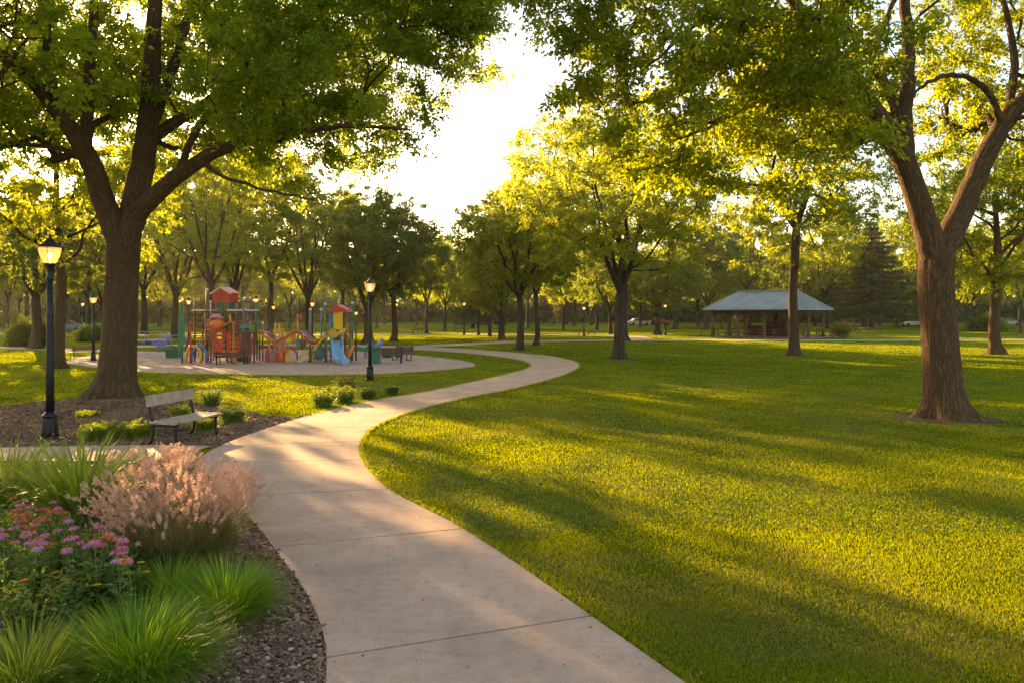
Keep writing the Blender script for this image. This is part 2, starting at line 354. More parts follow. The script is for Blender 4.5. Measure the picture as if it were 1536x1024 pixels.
# ------------------------------------------------------------------ blades, chips, leaves
def blades(mb, B, head, length, width, a0, a1, segs=4, tw=None):
    """B (n,3) roots; head azimuth; a0 lean at the root, a1 extra lean at the tip (radians)"""
    n = len(B); t = np.linspace(0, 1, segs + 1); pos = np.zeros((n, segs + 1, 3)); pos[:, 0] = B
    hd = np.stack([np.cos(head), np.sin(head), np.zeros(n)], 1); side = np.stack([-np.sin(head), np.cos(head), np.zeros(n)], 1)
    if tw is not None: side = nrm(side * np.cos(tw)[:, None] + hd * np.sin(tw)[:, None])
    for k in range(segs):
        a = a0 + a1 * ((k + .5) / segs) ** 1.3
        d = hd * np.sin(a)[:, None] + np.array((0, 0, 1.)) * np.cos(a)[:, None]
        pos[:, k + 1] = pos[:, k] + d * (length / segs)[:, None]
    wd = (width[:, None] * (np.array([1 - .25 * x for x in t[:-1]]) * np.minimum(1, (1 - t[:-1]) * 2.2)))
    Lv = pos[:, :-1] - side[:, None] * wd[..., None] / 2; Rv = pos[:, :-1] + side[:, None] * wd[..., None] / 2
    V = np.concatenate([Lv, Rv, pos[:, -1:]], 1); m = 2 * segs + 1; off = (np.arange(n) * m)[:, None]
    Q = []
    for k in range(segs - 1): Q.append(off + np.array([k, segs + k, segs + k + 1, k + 1]))
    T = off + np.array([segs - 1, 2 * segs - 1, 2 * segs])
    mb.add(V.reshape(-1, 3), np.concatenate(Q) if Q else None, T); return pos
def leaf_quads(mb, P, D, Nn, L, wr=.56, fold=.10):
    """kite leaves: base P, direction D, normal Nn"""
    D = nrm(D); Nn = nrm(Nn - D * (Nn * D).sum(-1, keepdims=True)); S = np.cross(D, Nn); L = np.asarray(L)[:, None]
    V = np.stack([P, P + D * L * .42 - S * L * wr / 2 + Nn * L * fold, P + D * L - Nn * L * fold, P + D * L * .42 + S * L * wr / 2 + Nn * L * fold], 1)
    o = (np.arange(len(P)) * 4)[:, None]; T = np.concatenate([o + np.array([0, 2, 1]), o + np.array([0, 3, 2])])
    mb.add(V.reshape(-1, 3), None, T)
def runit(rng, n): return nrm(rng.normal(size=(n, 3)))

# ------------------------------------------------------------------ trees
class Skel:
    def __init__(s, n=12000): s.p = np.zeros((n, 3)); s.d = np.zeros((n, 3)); s.par = -np.ones(n, int); s.r = np.zeros(n); s.len = np.zeros(n); s.n = 0
    def add(s, p, par, r=0):
        i = s.n; s.p[i] = p; s.par[i] = par; s.r[i] = r
        if par >= 0:
            dd = p - s.p[par]; l = np.linalg.norm(dd); s.d[i] = dd / max(l, 1e-6); s.len[i] = s.len[par] + l
        else: s.d[i] = (0, 0, 1)
        s.n += 1; return i
    def limb(s, pts, par, step=.35):       # pts rows x,y,z,r ; smooth
        P = catmull(pts, 5) if len(pts) > 2 else np.array(pts, float)
        first = par is None; cur = -1 if first else par; out = []
        for q in (P if first else P[1:]):
            cur = s.add(q[:3], cur, q[3]); out.append(cur)
        return out
    def nearest(s, p): return int(np.argmin(np.linalg.norm(s.p[:s.n] - p, axis=1)))

def grow(sk, A, fork, R, rng, wob=.12, ds=.6, minz=None, maxr=1.):
    A = A[np.argsort(np.linalg.norm(A - fork, axis=1))]; tips = []
    nfix = sk.n
    ok0 = np.where(sk.p[:nfix, 2] > (minz if minz is not None else fork[2] - .3))[0]; start = ok0[0] if len(ok0) else 0
    for a in A:
        P = sk.p[start:sk.n]; v = a - P; d = np.linalg.norm(v, axis=1); c = (v * sk.d[start:sk.n]).sum(1) / np.maximum(d, 1e-6)
        cost = d * (1.7 - .7 * c) + .10 * sk.len[start:sk.n]; cost[d < .15] = 1e9
        i = int(np.argmin(cost)) + start; di = np.linalg.norm(a - sk.p[i]); k = max(2, int(round(di / ds)))
        p0, p1 = sk.p[i].copy(), sk.p[i] + sk.d[i] * di * .35; cur = i
        for j in range(1, k + 1):
            t = j / k; q = (1 - t) ** 2 * p0 + 2 * t * (1 - t) * p1 + t * t * a
            if j < k: q = q + rng.normal(size=3) * wob * di / k * 1.2
            cur = sk.add(q, cur)
        tips.append(cur)
    n = sk.n; cnt = np.zeros(n); cnt[tips] = 1
    for i in range(n - 1, 0, -1): cnt[sk.par[i]] += cnt[i]
    tot = max(cnt[0], 1)
    for i in range(n):
        if sk.r[i] == 0:
            pr = sk.r[sk.par[i]]; sk.r[i] = min(pr * .93, R * (max(cnt[i], 1) / tot) ** .52 * maxr)
    return np.array(tips), cnt

def wood(sk, cnt, mb, sides=(14, 6, 4, 3), rmin=0, fn=None, flare=0.7):
    n = sk.n; ch = [[] for _ in range(n)]
    for i in range(1, n): ch[sk.par[i]].append(i)
    stack = [(0, None)]
    while stack:
        i, frm = stack.pop(); chain = [i]
        while ch[chain[-1]]:
            c = sorted(ch[chain[-1]], key=lambda k: -(sk.r[k] * 10 + cnt[k] * 1e-4)); 
            for o in c[1:]: stack.append((o, chain[-1]))
            chain.append(c[0])
        pts = sk.p[chain]; rr = sk.r[chain].copy()
        if frm is not None: pts = np.vstack([sk.p[frm], pts]); rr = np.r_[min(rr[0] * 1.15, sk.r[frm]), rr]
        if rr[0] < rmin or len(pts) < 2: continue
        rr[-1] = rr[-1] * .5
        if frm is None:
            mb.tube(pts, rr, sides[0], False, frame=(1, 0, 0), fn=fn)
        else:
            ns = sides[1] if rr[0] > .09 else (sides[2] if rr[0] > .025 else sides[3])
            if frm is not None and rr[0] > .12: ns = max(ns, sides[0] * 2 // 3)
            mb.tube(pts, rr, ns, False)

def foliage(sk, tips, rng, K_, J, S, L, mat, twigs=None, flat_=.6, droop=.35, jit=.09, extra_nodes=0):
    P0 = sk.p[tips]; D0 = sk.d[tips]
    if extra_nodes:
        cand = np.where((sk.r[:sk.n] < .045) & (sk.r[:sk.n] > 0))[0]
        if len(cand):
            e = rng.choice(cand, min(extra_nodes, len(cand)), replace=False); P0 = np.vstack([P0, sk.p[e]]); D0 = np.vstack([D0, sk.d[e] * .3])
    M = len(P0)
    D = np.repeat(D0, K_, 0) * .7 + runit(rng, M * K_); D[:, 2] *= flat_; D[:, 2] += .08; D = nrm(D)
    ls = rng.uniform(.45, 1.0, M * K_) * S; P = np.repeat(P0, K_, 0)
    if twigs is not None:
        E = P + D * ls[:, None]; side = nrm(np.cross(D, (0, 0, 1.)) + 1e-4); up = np.cross(side, D); w0 = .007
        V = np.stack([P + side * w0, P - side * w0 * .5 + up * w0, P - side * w0 * .5 - up * w0, E - np.array((0, 0, .06)) * ls[:, None]], 1); o = (np.arange(len(P)) * 4)[:, None]
        twigs.add(V.reshape(-1, 3), None, np.concatenate([o + np.array([0, 1, 3]), o + np.array([1, 2, 3]), o + np.array([2, 0, 3])]), bk=np.zeros((len(P) * 4, 3)))
    n = M * K_ * J; t = rng.uniform(.12, 1.05, n); Dr = np.repeat(D, J, 0); Pr = np.repeat(P, J, 0); lr = np.repeat(ls, J)
    pos = Pr + Dr * (lr * t)[:, None] + rng.normal(size=(n, 3)) * jit * S; pos[:, 2] -= .10 * lr * t * t
    ld = Dr * .7 + runit(rng, n) * .9; ld[:, 2] -= droop
    nn = np.array((0, 0, 1.)) * 1.1 + runit(rng, n) * .95
    mb = MB(); leaf_quads(mb, pos, ld, nn, rng.uniform(.7, 1.2, n) * L); return mb

def ell_points(rng, n, c, rad, inner=.45, clump=.35, cs=.45, seed=0, bottom=-.75, cond=None):
    out = []
    while len(out) < n:
        q = runit(rng, n * 3); r = rng.uniform(inner ** 2.2, 1, n * 3) ** (1 / 2.2); q = q * r[:, None]; q = q[q[:, 2] > bottom]
        q = q * (.82 + .3 * noise3(nrm(q) * 2.3 + seed, seed)[:, None])
        p = q * np.array(rad) + np.array(c); nz = noise3(p * cs + 17.3, seed)
        p = p[nz > clump]
        if cond is not None: p = p[cond(p)]
        out += list(p)
    return np.array(out[:n])

def flare_fn(seed, amp=.9, hh=.28, ridges=.045, base_z=0.0):
    rs = np.random.default_rng(seed); ph = rs.uniform(0, 6.28, 4)
    def fn(ang, p, L):
        z = max(p[2] - base_z, 0)
        f = 1 + amp * math.exp(-z / hh) * np.maximum(.62 + .34 * np.cos(3 * ang + ph[0]) + .34 * np.cos(5 * ang + ph[1]) + .16 * np.cos(8 * ang + ph[2]), .08) + .10 * math.exp(-z / 1.2)
        q = np.stack([np.cos(ang) * 3.2, np.sin(ang) * 3.2, np.full_like(ang, L * .6)], -1)
        q2 = np.stack([np.cos(ang) * 7.5, np.sin(ang) * 7.5, np.full_like(ang, L * 1.1)], -1)
        return f + ridges * 2 * (noise3(q, seed) - .5) + ridges * (np.abs(noise3(q2, seed + 1) - .5) * 2 - .5)
    return fn

def densify(pts, step=.12):
    P = np.array(pts, float); out = [P[0]]
    for a, b in zip(P[:-1], P[1:]):
        k = max(1, int(np.linalg.norm(b[:3] - a[:3]) / step)); out += [a + (b - a) * j / k for j in range(1, k + 1)]
    return np.array(out)

def auto_tree(seed, h, rad, fork_h, R, M, K_, J, S, L, leafmat_, bark=BARK_F, crown_z=None, leaders=5, spread=.55, bottom=-.7, rminw=.006, straight=False, lean=0., clump=.33, sides=(10, 6, 4, 3), off=(0, 0)):
    rng = np.random.default_rng(seed); sk = Skel(16000)
    cz0 = crown_z if crown_z else fork_h * .85; c = np.array((off[0], off[1], (h + cz0) / 2)); radv = (rad, rad, (h - cz0) / 2 * 1.02)
    if straight: top = h * .93
    else: top = fork_h
    P = [(lean * z * .3 + .08 * math.sin(z * .7 + seed), .06 * math.sin(z * .9 + seed * 2), z, R * (1 - .22 * min(z / fork_h, 1)) if z <= fork_h else R * .78 * max(.12, 1 - (z - fork_h) / (h - fork_h))) for z in np.linspace(0, top, 5 if not straight else 9)]
    P = np.array(P); P[0, :2] = 0; P = densify(catmull(P, 3), .25); tr = sk.limb(P, None) if False else None
    cur = -1; ids = []
    for q in P: cur = sk.add(q[:3], cur, q[3]); ids.append(cur)
    fork = sk.p[ids[-1]] if not straight else sk.p[ids[int(len(ids) * fork_h / top * .9)]]
    for k in range(leaders):
        az = 2 * math.pi * (k + rng.uniform(-.25, .25)) / leaders + seed; el = rng.uniform(.55, 1.0) if not straight else rng.uniform(1., 1.4)
        Ln = (h - fork_h) * rng.uniform(.55, .85) * (1 if not straight else .6); st = ids[-1] if not straight else ids[int(len(ids) * (fork_h / top + (1 - fork_h / top) * k / leaders * .6)) - 1]
        s0 = sk.p[st]; r0 = R * (.50 if not straight else .35) * rng.uniform(.8, 1.1) * (5 / max(leaders, 4)) ** .3
        hd = np.array((math.cos(az), math.sin(az), 0)); pts = [(*s0, r0)]
        for t in (.25, .5, .75, 1.):
            o = hd * rad * spread * (t ** .8) * el; z = s0[2] + Ln * t * (1.15 - .15 * t) * (1.2 - el * .35)
            w_ = rng.normal(size=3) * .12; pts.append((s0[0] + o[0] + w_[0], s0[1] + o[1] + w_[1], min(z, h * .93), r0 * (1 - .75 * t)))
        sk.limb(pts, st)
    A = ell_points(rng, M, c, radv, .4, clump, .45, seed, bottom)
    tips, cnt = grow(sk, A, fork, R, rng, ds=.7, minz=fork[2] - .05, maxr=.7)
    mb = MB(); wood(sk, cnt, mb, sides, rminw, fn=flare_fn(seed, .75, .3 * R / .35, .03))
    fol = foliage(sk, tips, rng, K_, J, S, L, leafmat_)
    return mb.mesh('trunk', bark, True, True), fol.mesh('crown', leafmat_)

def put_tree(meshes, name, label, loc, rz=0, sc=1., group=None, cat='tree'):
    t = thing(name, label, cat, (loc[0], loc[1], 0), rz, group, sc)
    link('trunk', meshes[0], t); link('crown', meshes[1], t); return t

# ---- the big tree on the left
def hero(name, label, base, trunk, limbs, R, crown, M, K_, J, S, L, lm, bm, seed, rgt=(24,), cond=None, ell=None, amp=.9, hh=.3, fork=None):
    rng = np.random.default_rng(seed); sk = Skel(26000); X0, Y0 = base
    def q(p): w_ = at(p[0], p[1], p[2]); return (w_[0] - X0, w_[1] - Y0, max(w_[2], -.05), p[3])
    T = [q(p) for p in trunk]; T[0] = (T[0][0], T[0][1], -.05, T[0][3]); T = densify(catmull(T, 4), .09)
    cur = -1
    for p in T: cur = sk.add(p[:3], cur, p[3])
    for lb in limbs:
        P = np.array([q(p) for p in lb]); s0 = sk.nearest(P[0, :3]); P[0, :3] = sk.p[s0]; P = catmull(P, 5); P = densify(P, .3)
        cur = s0
        for p in P[1:]: cur = sk.add(p[:3] + rng.normal(size=3) * .012, cur, p[3])
    fk = T[-1][:3]
    A = np.concatenate([ell_points(rng, m, np.array(c) - np.array((X0, Y0, 0)), r, inn, cl, .42, seed + i, bt, cond=(lambda p, cond=cond: cond(p + np.array((X0, Y0, 0)))) if cond else None) for i, (c, r, inn, cl, bt, m) in enumerate(ell)])
    tips, cnt = grow(sk, A, fk, R, rng, ds=.5, minz=fk[2] + .6, maxr=.55, wob=.16)
    mb = MB(); wood(sk, cnt, mb, (64, 8, 5, 3), 0, fn=flare_fn(seed, amp, hh, .05))
    fol = foliage(sk, tips, rng, K_, J, S, L, lm, twigs=mb, extra_nodes=int(M * .5))
    t = thing(name, label, 'tree', (X0, Y0, 0)); mb.build('trunk', bm, t, True, True); fol.build('crown', lm, t)
    return t

# ================================================================== THE TREES
def condL(p):      # the crown ends short of the open sky in the middle
    px = 768 + F * p[:, 0] / np.maximum(p[:, 1], 2); return (p[:, 1] > 9) & (p[:, 0] < np.where(p[:, 2] > 7.9, -.035 * p[:, 1] + .15, -.085 * p[:, 1] + .35)) & ~((np.abs(p[:, 0] + 9.6) < 3.2) & (p[:, 1] < 19.4) & (p[:, 2] < 9.6))
bL = gp(172, 596)
treeL = hero('maple_tree', 'huge forked tree whose trunk rises from the mulch behind the wooden bench', bL,
    [(172, 600, 20.4, .45), (177, 540, 20.4, .43), (181, 470, 20.4, .415), (184, 410, 20.4, .41), (186, 362, 20.3, .42)],
    [[(186, 372, 20.3, .33), (168, 335, 20.1, .30), (150, 282, 19.8, .27), (130, 232, 19.5, .24), (96, 180, 19.2, .20), (55, 130, 18.9, .17), (8, 88, 18.6, .14), (-70, 40, 18.2, .09)],
     [(131, 235, 19.5, .15), (131, 170, 19.7, .14), (136, 90, 19.9, .12), (142, 0, 20, .10), (138, -110, 20, .05)],
     [(97, 182, 19.2, .12), (70, 90, 18.6, .09), (76, 0, 18.2, .06), (60, -80, 18, .03)],
     [(187, 368, 20.3, .37), (204, 300, 20.4, .33), (219, 215, 20.5, .28), (226, 120, 20.6, .23), (231, 20, 20.7, .19), (240, -100, 20.8, .14), (235, -250, 20.8, .06)],
     [(221, 205, 20.5, .17), (246, 140, 20.9, .15), (272, 60, 21.3, .12), (300, -40, 21.7, .09), (330, -140, 22, .04)],
     [(198, 335, 20.3, .26), (228, 298, 20.0, .23), (262, 268, 19.7, .20), (302, 240, 19.3, .17), (350, 218, 18.9, .14), (400, 204, 18.5, .11), (452, 196, 18.1, .08), (530, 190, 17.6, .05), (620, 196, 17.2, .025)],
     [(222, 218, 20.5, .19), (250, 192, 20.9, .16), (298, 162, 21.4, .13), (345, 130, 21.9, .11), (400, 110, 22.3, .08), (470, 92, 22.7, .05), (560, 84, 23.2, .025)],
     [(262, 268, 19.7, .10), (300, 190, 19.9, .09), (350, 140, 20.2, .07), (420, 60, 20.5, .05), (470, 0, 20.7, .03)],
     [(302, 240, 19.3, .07), (330, 262, 18.2, .05), (400, 285, 17.2, .035), (470, 300, 16.6, .02)]],
    .5, None, 0, 8, 36, .85, .122, LEAF_L, BARK, 11, cond=condL, amp=1.0, hh=.27,
    ell=[((-1.5, 17.5, 9.9), (1.5, 2.2, 1.3), 0, .2, -1, 55), ((-8.6, 24.3, 10.2), (6.5, 3.6, 4.2), .1, .34, -.9, 190), ((-9.3, 20.2, 12.2), (9.6, 8.2, 6.6), .55, .30, -.93, 740), ((-5.2, 18.2, 7.9), (4.4, 3.6, 2.5), .2, .40, -.95, 120), ((-14.5, 18.8, 8.6), (5.0, 4.2, 3.2), .2, .34, -.9, 200)])
bR = gp(1421, 627)
treeR = hero('maple_tree', 'big tree on the right lawn, its bare trunk splitting into a wide V', bR,
    [(1421, 630, 16.4, .375), (1415, 570, 16.4, .35), (1409, 500, 16.4, .345), (1404, 430, 16.4, .34), (1406, 372, 16.4, .345)],
    [[(1404, 395, 16.4, .30), (1386, 330, 16.2, .25), (1364, 262, 16.0, .225), (1338, 208, 15.8, .20), (1300, 150, 15.6, .18), (1262, 98, 15.3, .15), (1226, 52, 15.1, .13), (1188, 0, 14.9, .11), (1130, -70, 14.6, .06)],
     [(1362, 256, 16.0, .17), (1357, 195, 16.1, .155), (1360, 120, 16.2, .14), (1362, 50, 16.3, .12), (1350, -40, 16.3, .09), (1345, -170, 16.4, .04)],
     [(1362, 190, 16.1, .11), (1330, 128, 16.3, .10), (1308, 90, 16.5, .08), (1330, 30, 16.7, .06), (1350, -20, 16.8, .04)],
     [(1272, 116, 15.4, .085), (1222, 118, 15.1, .07), (1172, 136, 14.8, .055), (1120, 160, 14.4, .045), (1064, 190, 14.0, .03), (1010, 212, 13.6, .018)],
     [(1350, 238, 15.9, .08), (1330, 218, 15.6, .065), (1298, 208, 15.3, .05), (1250, 216, 14.9, .035), (1195, 238, 14.5, .02)],
     [(1214, 38, 15.0, .075), (1150, 14, 14.6, .06), (1080, 10, 14.2, .045), (1030, 50, 13.8, .03), (960, 110, 13.3, .02)],
     [(1190, 4, 14.9, .08), (1120, -30, 14.5, .06), (1000, -60, 14.0, .045), (900, -20, 13.6, .03), (840, 20, 13.3, .015)],
     [(1412, 388, 16.4, .29), (1438, 325, 16.5, .25), (1468, 255, 16.6, .22), (1502, 192, 16.7, .19), (1545, 140, 16.8, .16), (1605, 70, 17, .12), (1680, -20, 17, .06)],
     [(1500, 196, 16.7, .085), (1490, 152, 16.4, .07), (1462, 122, 16.1, .06), (1430, 113, 15.8, .048), (1392, 124, 15.5, .04), (1365, 150, 15.3, .02)],
     [(1470, 252, 16.6, .12), (1510, 170, 17.2, .10), (1520, 80, 17.8, .08), (1500, -20, 18.2, .05)]],
    .36, None, 0, 8, 29, .75, .115, LEAF_R, BARK_R, 23, amp=1.0, hh=.21,
    cond=lambda p: (p[:, 1] > 8.5) & (p[:, 0] > np.where(p[:, 2] > 7.2, -.008 * p[:, 1], -.03 * p[:, 1] + .6)) & ~((p[:, 2] < 2.2 + (472 - 365) / F * p[:, 1])) & ~((np.abs(p[:, 0] - 9.4) < 2.6) & (p[:, 1] < 16.4) & (p[:, 2] < 8.6)),
    ell=[((.75, 13.4, 8.5), (1.3, 2.0, 1.2), 0, .2, -1, 45), ((8.6, 16.8, 10.6), (9.0, 7.4, 5.6), .5, .36, -.95, 430), ((4.8, 14.6, 6.9), (4.2, 3.4, 2.7), .15, .40, -.95, 190), ((13.5, 17.5, 8.0), (4.5, 4, 3.2), .3, .4, -.9, 110)])

# ---- middle-distance trees, each grown for its own place
def mid(name, label, px, py, top, rad, fork, seed, M=300, lm=LEAF_M, cz=None, K_=7, J=15, L=.20, R=.3, leaders=5, straight=False, bark=BARK_F, S=.75, off=(0, 0), sides=(16, 8, 5, 3), clump=.33, spread=.55, bottom=-.8, cat='tree', group=None):
    X, Y = gp(px, py); m = auto_tree(seed, top, rad, fork, R, M, K_, J, S, L, lm, bark, cz, leaders, spread, bottom, straight=straight, sides=sides, off=off, clump=clump)
    return put_tree(m, name, label, (X, Y), 0, 1, group, cat)
mid('maple_tree', 'broad vase-shaped tree with many upright limbs right of the bend in the path', 928, 538, 12.6, 5.6, 3.2, 31, M=380, cz=3.6, R=.28, leaders=7, L=.17, K_=8, J=15)
mid('maple_tree', 'round golden-green tree left of the bend in the path, behind the curve', 779, 525, 10.4, 4.4, 3.2, 32, M=280, cz=3.4, R=.23, leaders=5, L=.22)
mid('maple_tree', 'slim tree with a straight trunk just right of the round golden-green tree by the bend', 805, 518, 10.0, 3.4, 3.6, 33, M=200, cz=4.2, R=.19, L=.25, lm=LEAF_D)
mid('maple_tree', 'tall tree whose long bare trunk stands in front of the pavilion', 1192, 533, 16.0, 6.6, 6.8, 34, M=460, cz=4.8, R=.27, leaders=5, L=.17, bark=BARK, bottom=-.95)
mid('maple_tree', 'golden tree at the right edge of the photo with low hanging leaves', 1494, 531, 12.5, 4.8, 4.6, 35, M=330, cz=3.2, R=.30, leaders=6, L=.21, lm=LEAF_R, straight=True, bottom=-.97, bark=BARK_R)
mid('maple_tree', 'tall golden tree rising directly behind the vase-shaped tree', 937, 511, 21.5, 7.6, 6, 36, M=420, cz=5.5, R=.30, leaders=6, L=.24, lm=LEAF_R, S=1.2, off=(-2.4, 0))
mid('maple_tree', 'leafy tree with a plain trunk between the tall lamp post and the great forked tree', 88, 552, 13.5, 5.0, 4.6, 37, M=330, cz=3.9, R=.22, leaders=5, L=.19, lm=LEAF_M, straight=True, bark=BARK)
mid('maple_tree', 'dark spreading tree behind the lamp post with a round bush at its foot', 53, 523, 10.2, 6.0, 3.2, 38, M=260, cz=3.6, R=.31, leaders=6, L=.25, lm=LEAF_D, bark=BARK)
mid('maple_tree', 'dark green tree behind the slide tower with a single leaning trunk', 591, 512, 12.4, 4.4, 3.4, 39, M=280, cz=2.9, R=.25, leaders=6, L=.21, lm=LEAF_D, bark=BARK, bottom=-.9)
mid('maple_tree', 'dark green tree with a double trunk directly behind the slide tower', 552, 514, 12.2, 4.6, 2.2, 40, M=280, cz=3.0, R=.34, leaders=4, L=.21, lm=LEAF_D, bark=BARK, bottom=-.9)
mid('maple_tree', 'wide tree behind the playground bridge with branches fanning out low', 463, 508, 17.5, 6.2, 3.6, 41, M=300, cz=3.6, R=.30, leaders=7, L=.22, lm=LEAF_D, bark=BARK)  # height raised so the crown shades the near lawn
mid('maple_tree', 'yellow-lit tree standing behind the red playground tower', 352, 510, 18.0, 6.0, 3.8, 42, M=300, cz=3.8, R=.28, leaders=6, L=.21, lm=LEAF_M, bark=BARK)  # made taller to cast shade on the lawn
mid('maple_tree', 'tall airy tree added behind the left posts of the red playground tower to shade the lawn', 318, 515.5, 16.5, 5.4, 4.2, 46, M=230, cz=4.4, R=.26, leaders=5, L=.19, lm=LEAF_M, bark=BARK, clump=.42)  # added tree; its sparse crown throws streaky shade over the lawn
mid('maple_tree', 'shaded tree between the great forked trunk and the red playground tower', 262, 507, 17.5, 6.0, 3.6, 43, M=260, cz=3.4, R=.30, leaders=6, L=.21, lm=LEAF_D, bark=BARK)  # extra height given to shade lawn and path
mid('maple_tree', 'spreading tree with drooping sides just left of the pavilion', 986, 502, 9.6, 5.4, 2.9, 44, M=240, cz=2.6, R=.30, leaders=6, L=.25, lm=LEAF_D, bottom=-.9, S=1.)
# the tree that reaches in from beyond the left edge
sideT = auto_tree(45, 13.5, 5.6, 3.0, .36, 300, 7, 18, .85, .17, LEAF_L, BARK, 5.4, 5, .75, bottom=-.8, sides=(16, 8, 5, 3))
put_tree(sideT, 'maple_tree', 'tree leaning in from beyond the left edge of the photo', (-14.2, 15.6), 2.2)

# ---- a library of trees for the distance, each copy placed, turned and scaled on its own
LIB = [auto_tree(60 + i, 12, (4.6, 4.0, 5.0, 4.3, 4.8, 3.8)[i], (3.0, 3.6, 2.6, 3.2, 3.8, 3.0)[i], (.22, .18, .25, .2, .22, .17)[i], 150, 6, 14, 1.1, .29,
       (LEAF_M, LEAF_D, LEAF_D, LEAF_M, LEAF_D, LEAF_R)[i], BARK_F, (3.0, 3.4, 2.4, 3.0, 3.6, 3.0)[i], 5, .55, sides=(8, 5, 4, 3), rminw=.012) for i in range(6)]
def conifer(seed, h, rad, z0, R, rows, lm):
    rng = np.random.default_rng(seed); mb = MB()
    mb.tube(densify([(0, 0, -.05, 0), (0, 0, h, 0)], .8)[:, :3], np.linspace(R, .02, len(densify([(0, 0, -.05, 0), (0, 0, h, 0)], .8))), 8, False)
    P, D, Sc = [], [], []
    for i in range(rows):
        z = z0 + (h - z0) * (i / rows) ** .92; rr = rad * (1 - (z - z0) / (h - z0)) ** .85 + .15; nb = 9 if i < rows * .7 else 6
        for k in range(nb):
            az = 2 * math.pi * (k + rng.uniform(-.3, .3)) / nb + i; ln = rr * rng.uniform(.55, 1.15); d = np.array((math.cos(az), math.sin(az), 0)); dz = -.10 * ln
            pts = [np.array((0, 0, z)) + d * ln * t + np.array((0, 0, dz * t + .22 * ln * (t - .5) ** 2 - .02)) for t in (0, .35, .7, 1)]
            mb.tube(pts, [.05, .035, .02, .008], 3, False)
            m = int(26 + ln * 30); t = rng.uniform(.12, 1, m) ** .8
            base = np.array((0, 0, z)) + d * (ln * t)[:, None]; base[:, 2] += dz * t + .22 * ln * (t - .5) ** 2
            sp = np.array((-d[1], d[0], 0)); s_ = rng.choice([-1, 1], m) * rng.uniform(.2, 1, m); wdt = (.10 + .34 * ln * (1 - t) * .8 + .12)
            base += sp * (s_ * wdt * .6)[:, None]; base[:, 2] += rng.normal(size=m) * .06
            P.append(base); D.append(d * .8 + sp * (s_ * .8)[:, None] + rng.normal(size=(m, 3)) * .25 - np.array((0, 0, .12))); Sc.append(np.full(m, .42))
    P, D, Sc = np.concatenate(P), np.concatenate(D), np.concatenate(Sc); fo = MB()
    for r_ in range(2):
        leaf_quads(fo, P + rng.normal(size=P.shape) * .08, D + rng.normal(size=P.shape) * .3, np.array((0, 0, 1.)) + runit(rng, len(P)) * .8, Sc * rng.uniform(.6, 1.2, len(P)), .32, .04)
    return mb.mesh('trunk', BARK_F, True, True), fo.mesh('crown', lm)
CON = [conifer(5, 14, 6.2, 1.9, .32, 19, LEAF_N), conifer(6, 13, 3.6, .9, .28, 26, LEAF_N)]

used = set()
def place(mesh, name, label, X, Y, sc, rz, group=None): return put_tree(mesh, name, label, (X, Y), rz, sc, group)
def pp(px, Y): return (px - 768) / F * Y
# singled-out distant trees: (library, px, py, height, label)
SPEC = [(1, 718, 503, 9.5, 'small tree left of the round golden-green tree, nearest the park lamp'), (0, 735, 505, 10.0, 'tree in the middle of the small row left of the round golden-green tree'),
        (2, 750, 510, 8.6, 'nearest tree of the small row left of the round golden-green tree'), (4, 754, 508, 10.5, 'tree touching the nearest one in the small row left of the bend'),
        (3, 667, 498, 12.5, 'yellowish tree at the left end of the gap of sky'), (1, 1012, 494, 19, 'tree beyond the spreading tree left of the pavilion'),
        (5, 1083, 493, 12, 'small golden tree just left of the pavilion roof'), (4, 895, 495, 13.5, 'distant tree seen left of the vase-shaped tree trunk'), (2, 915, 501, 11, 'distant tree half hidden by the vase-shaped tree trunk'),
        (0, 1455, 497, 14, 'distant tree between the wide V trunk and the golden tree at the right edge'), (5, 1530, 500, 13, 'distant tree at the very right edge of the photo'), (1, 12, 500, 13, 'distant tree at the left edge beyond the lawn'),
        (4, 130, 503, 13, 'distant tree left of the great forked trunk'), (2, 155, 499, 14, 'distant tree hidden behind the great forked trunk'), (0, 215, 501, 19, 'distant tree just right of the great forked trunk'),
        (1, 312, 499, 21, 'distant tree behind the left half of the red playground tower'), (4, 405, 500, 20, 'distant tree behind the sagging rainbow bridge'), (3, 515, 499, 17.5, 'distant tree between the bridge and the slide tower'),  # these three stretched upward so their shade reaches the lawn
        (1, 640, 500, 12, 'distant tree just right of the dark trees behind the slide tower'), (4, 1120, 493.5, 19, 'tall distant tree behind the left half of the pavilion roof'), (3, 1240, 493, 19.5, 'tall distant tree behind the right end of the pavilion roof'), (0, 1345, 492.5, 18, 'tall distant tree between the spruce and the wide V trunk'), (2, 1060, 495, 16, 'distant tree just left of the small golden tree by the pavilion'),
        (3, 40, 494, 19, 'tall distant tree above the dark bushes at the far left'), (2, 100, 492, 20, 'tall distant tree behind the tall lamp globe'), (5, 845, 497, 12.5, 'golden distant tree right of the slim straight tree')]
for i, (k, px, py, hh, lb) in enumerate(SPEC):
    X, Y = gp(px, py); put_tree(LIB[k], 'maple_tree', lb, (X, Y), i * 1.7, hh / 12)
for px, py, hh, k, lb in ((1307, 493.5, 16.8, 0, 'wide blue-green spruce with drooping branches right of the pavilion'), (1385, 490, 15, 0, 'spruce partly hidden behind the wide V trunk'), (1222, 489, 15.5, 1, 'dark narrow spruce behind the pavilion roof'), (1168, 488, 15.5, 1, 'dark narrow spruce behind the middle of the pavilion'), (850, 487, 13, 1, 'bluish spruce in the far tree line right of the bend')):
    X, Y = gp(px, py); put_tree(CON[k], 'spruce_tree', lb, (X, Y), px, hh / (14 if k == 0 else 13))
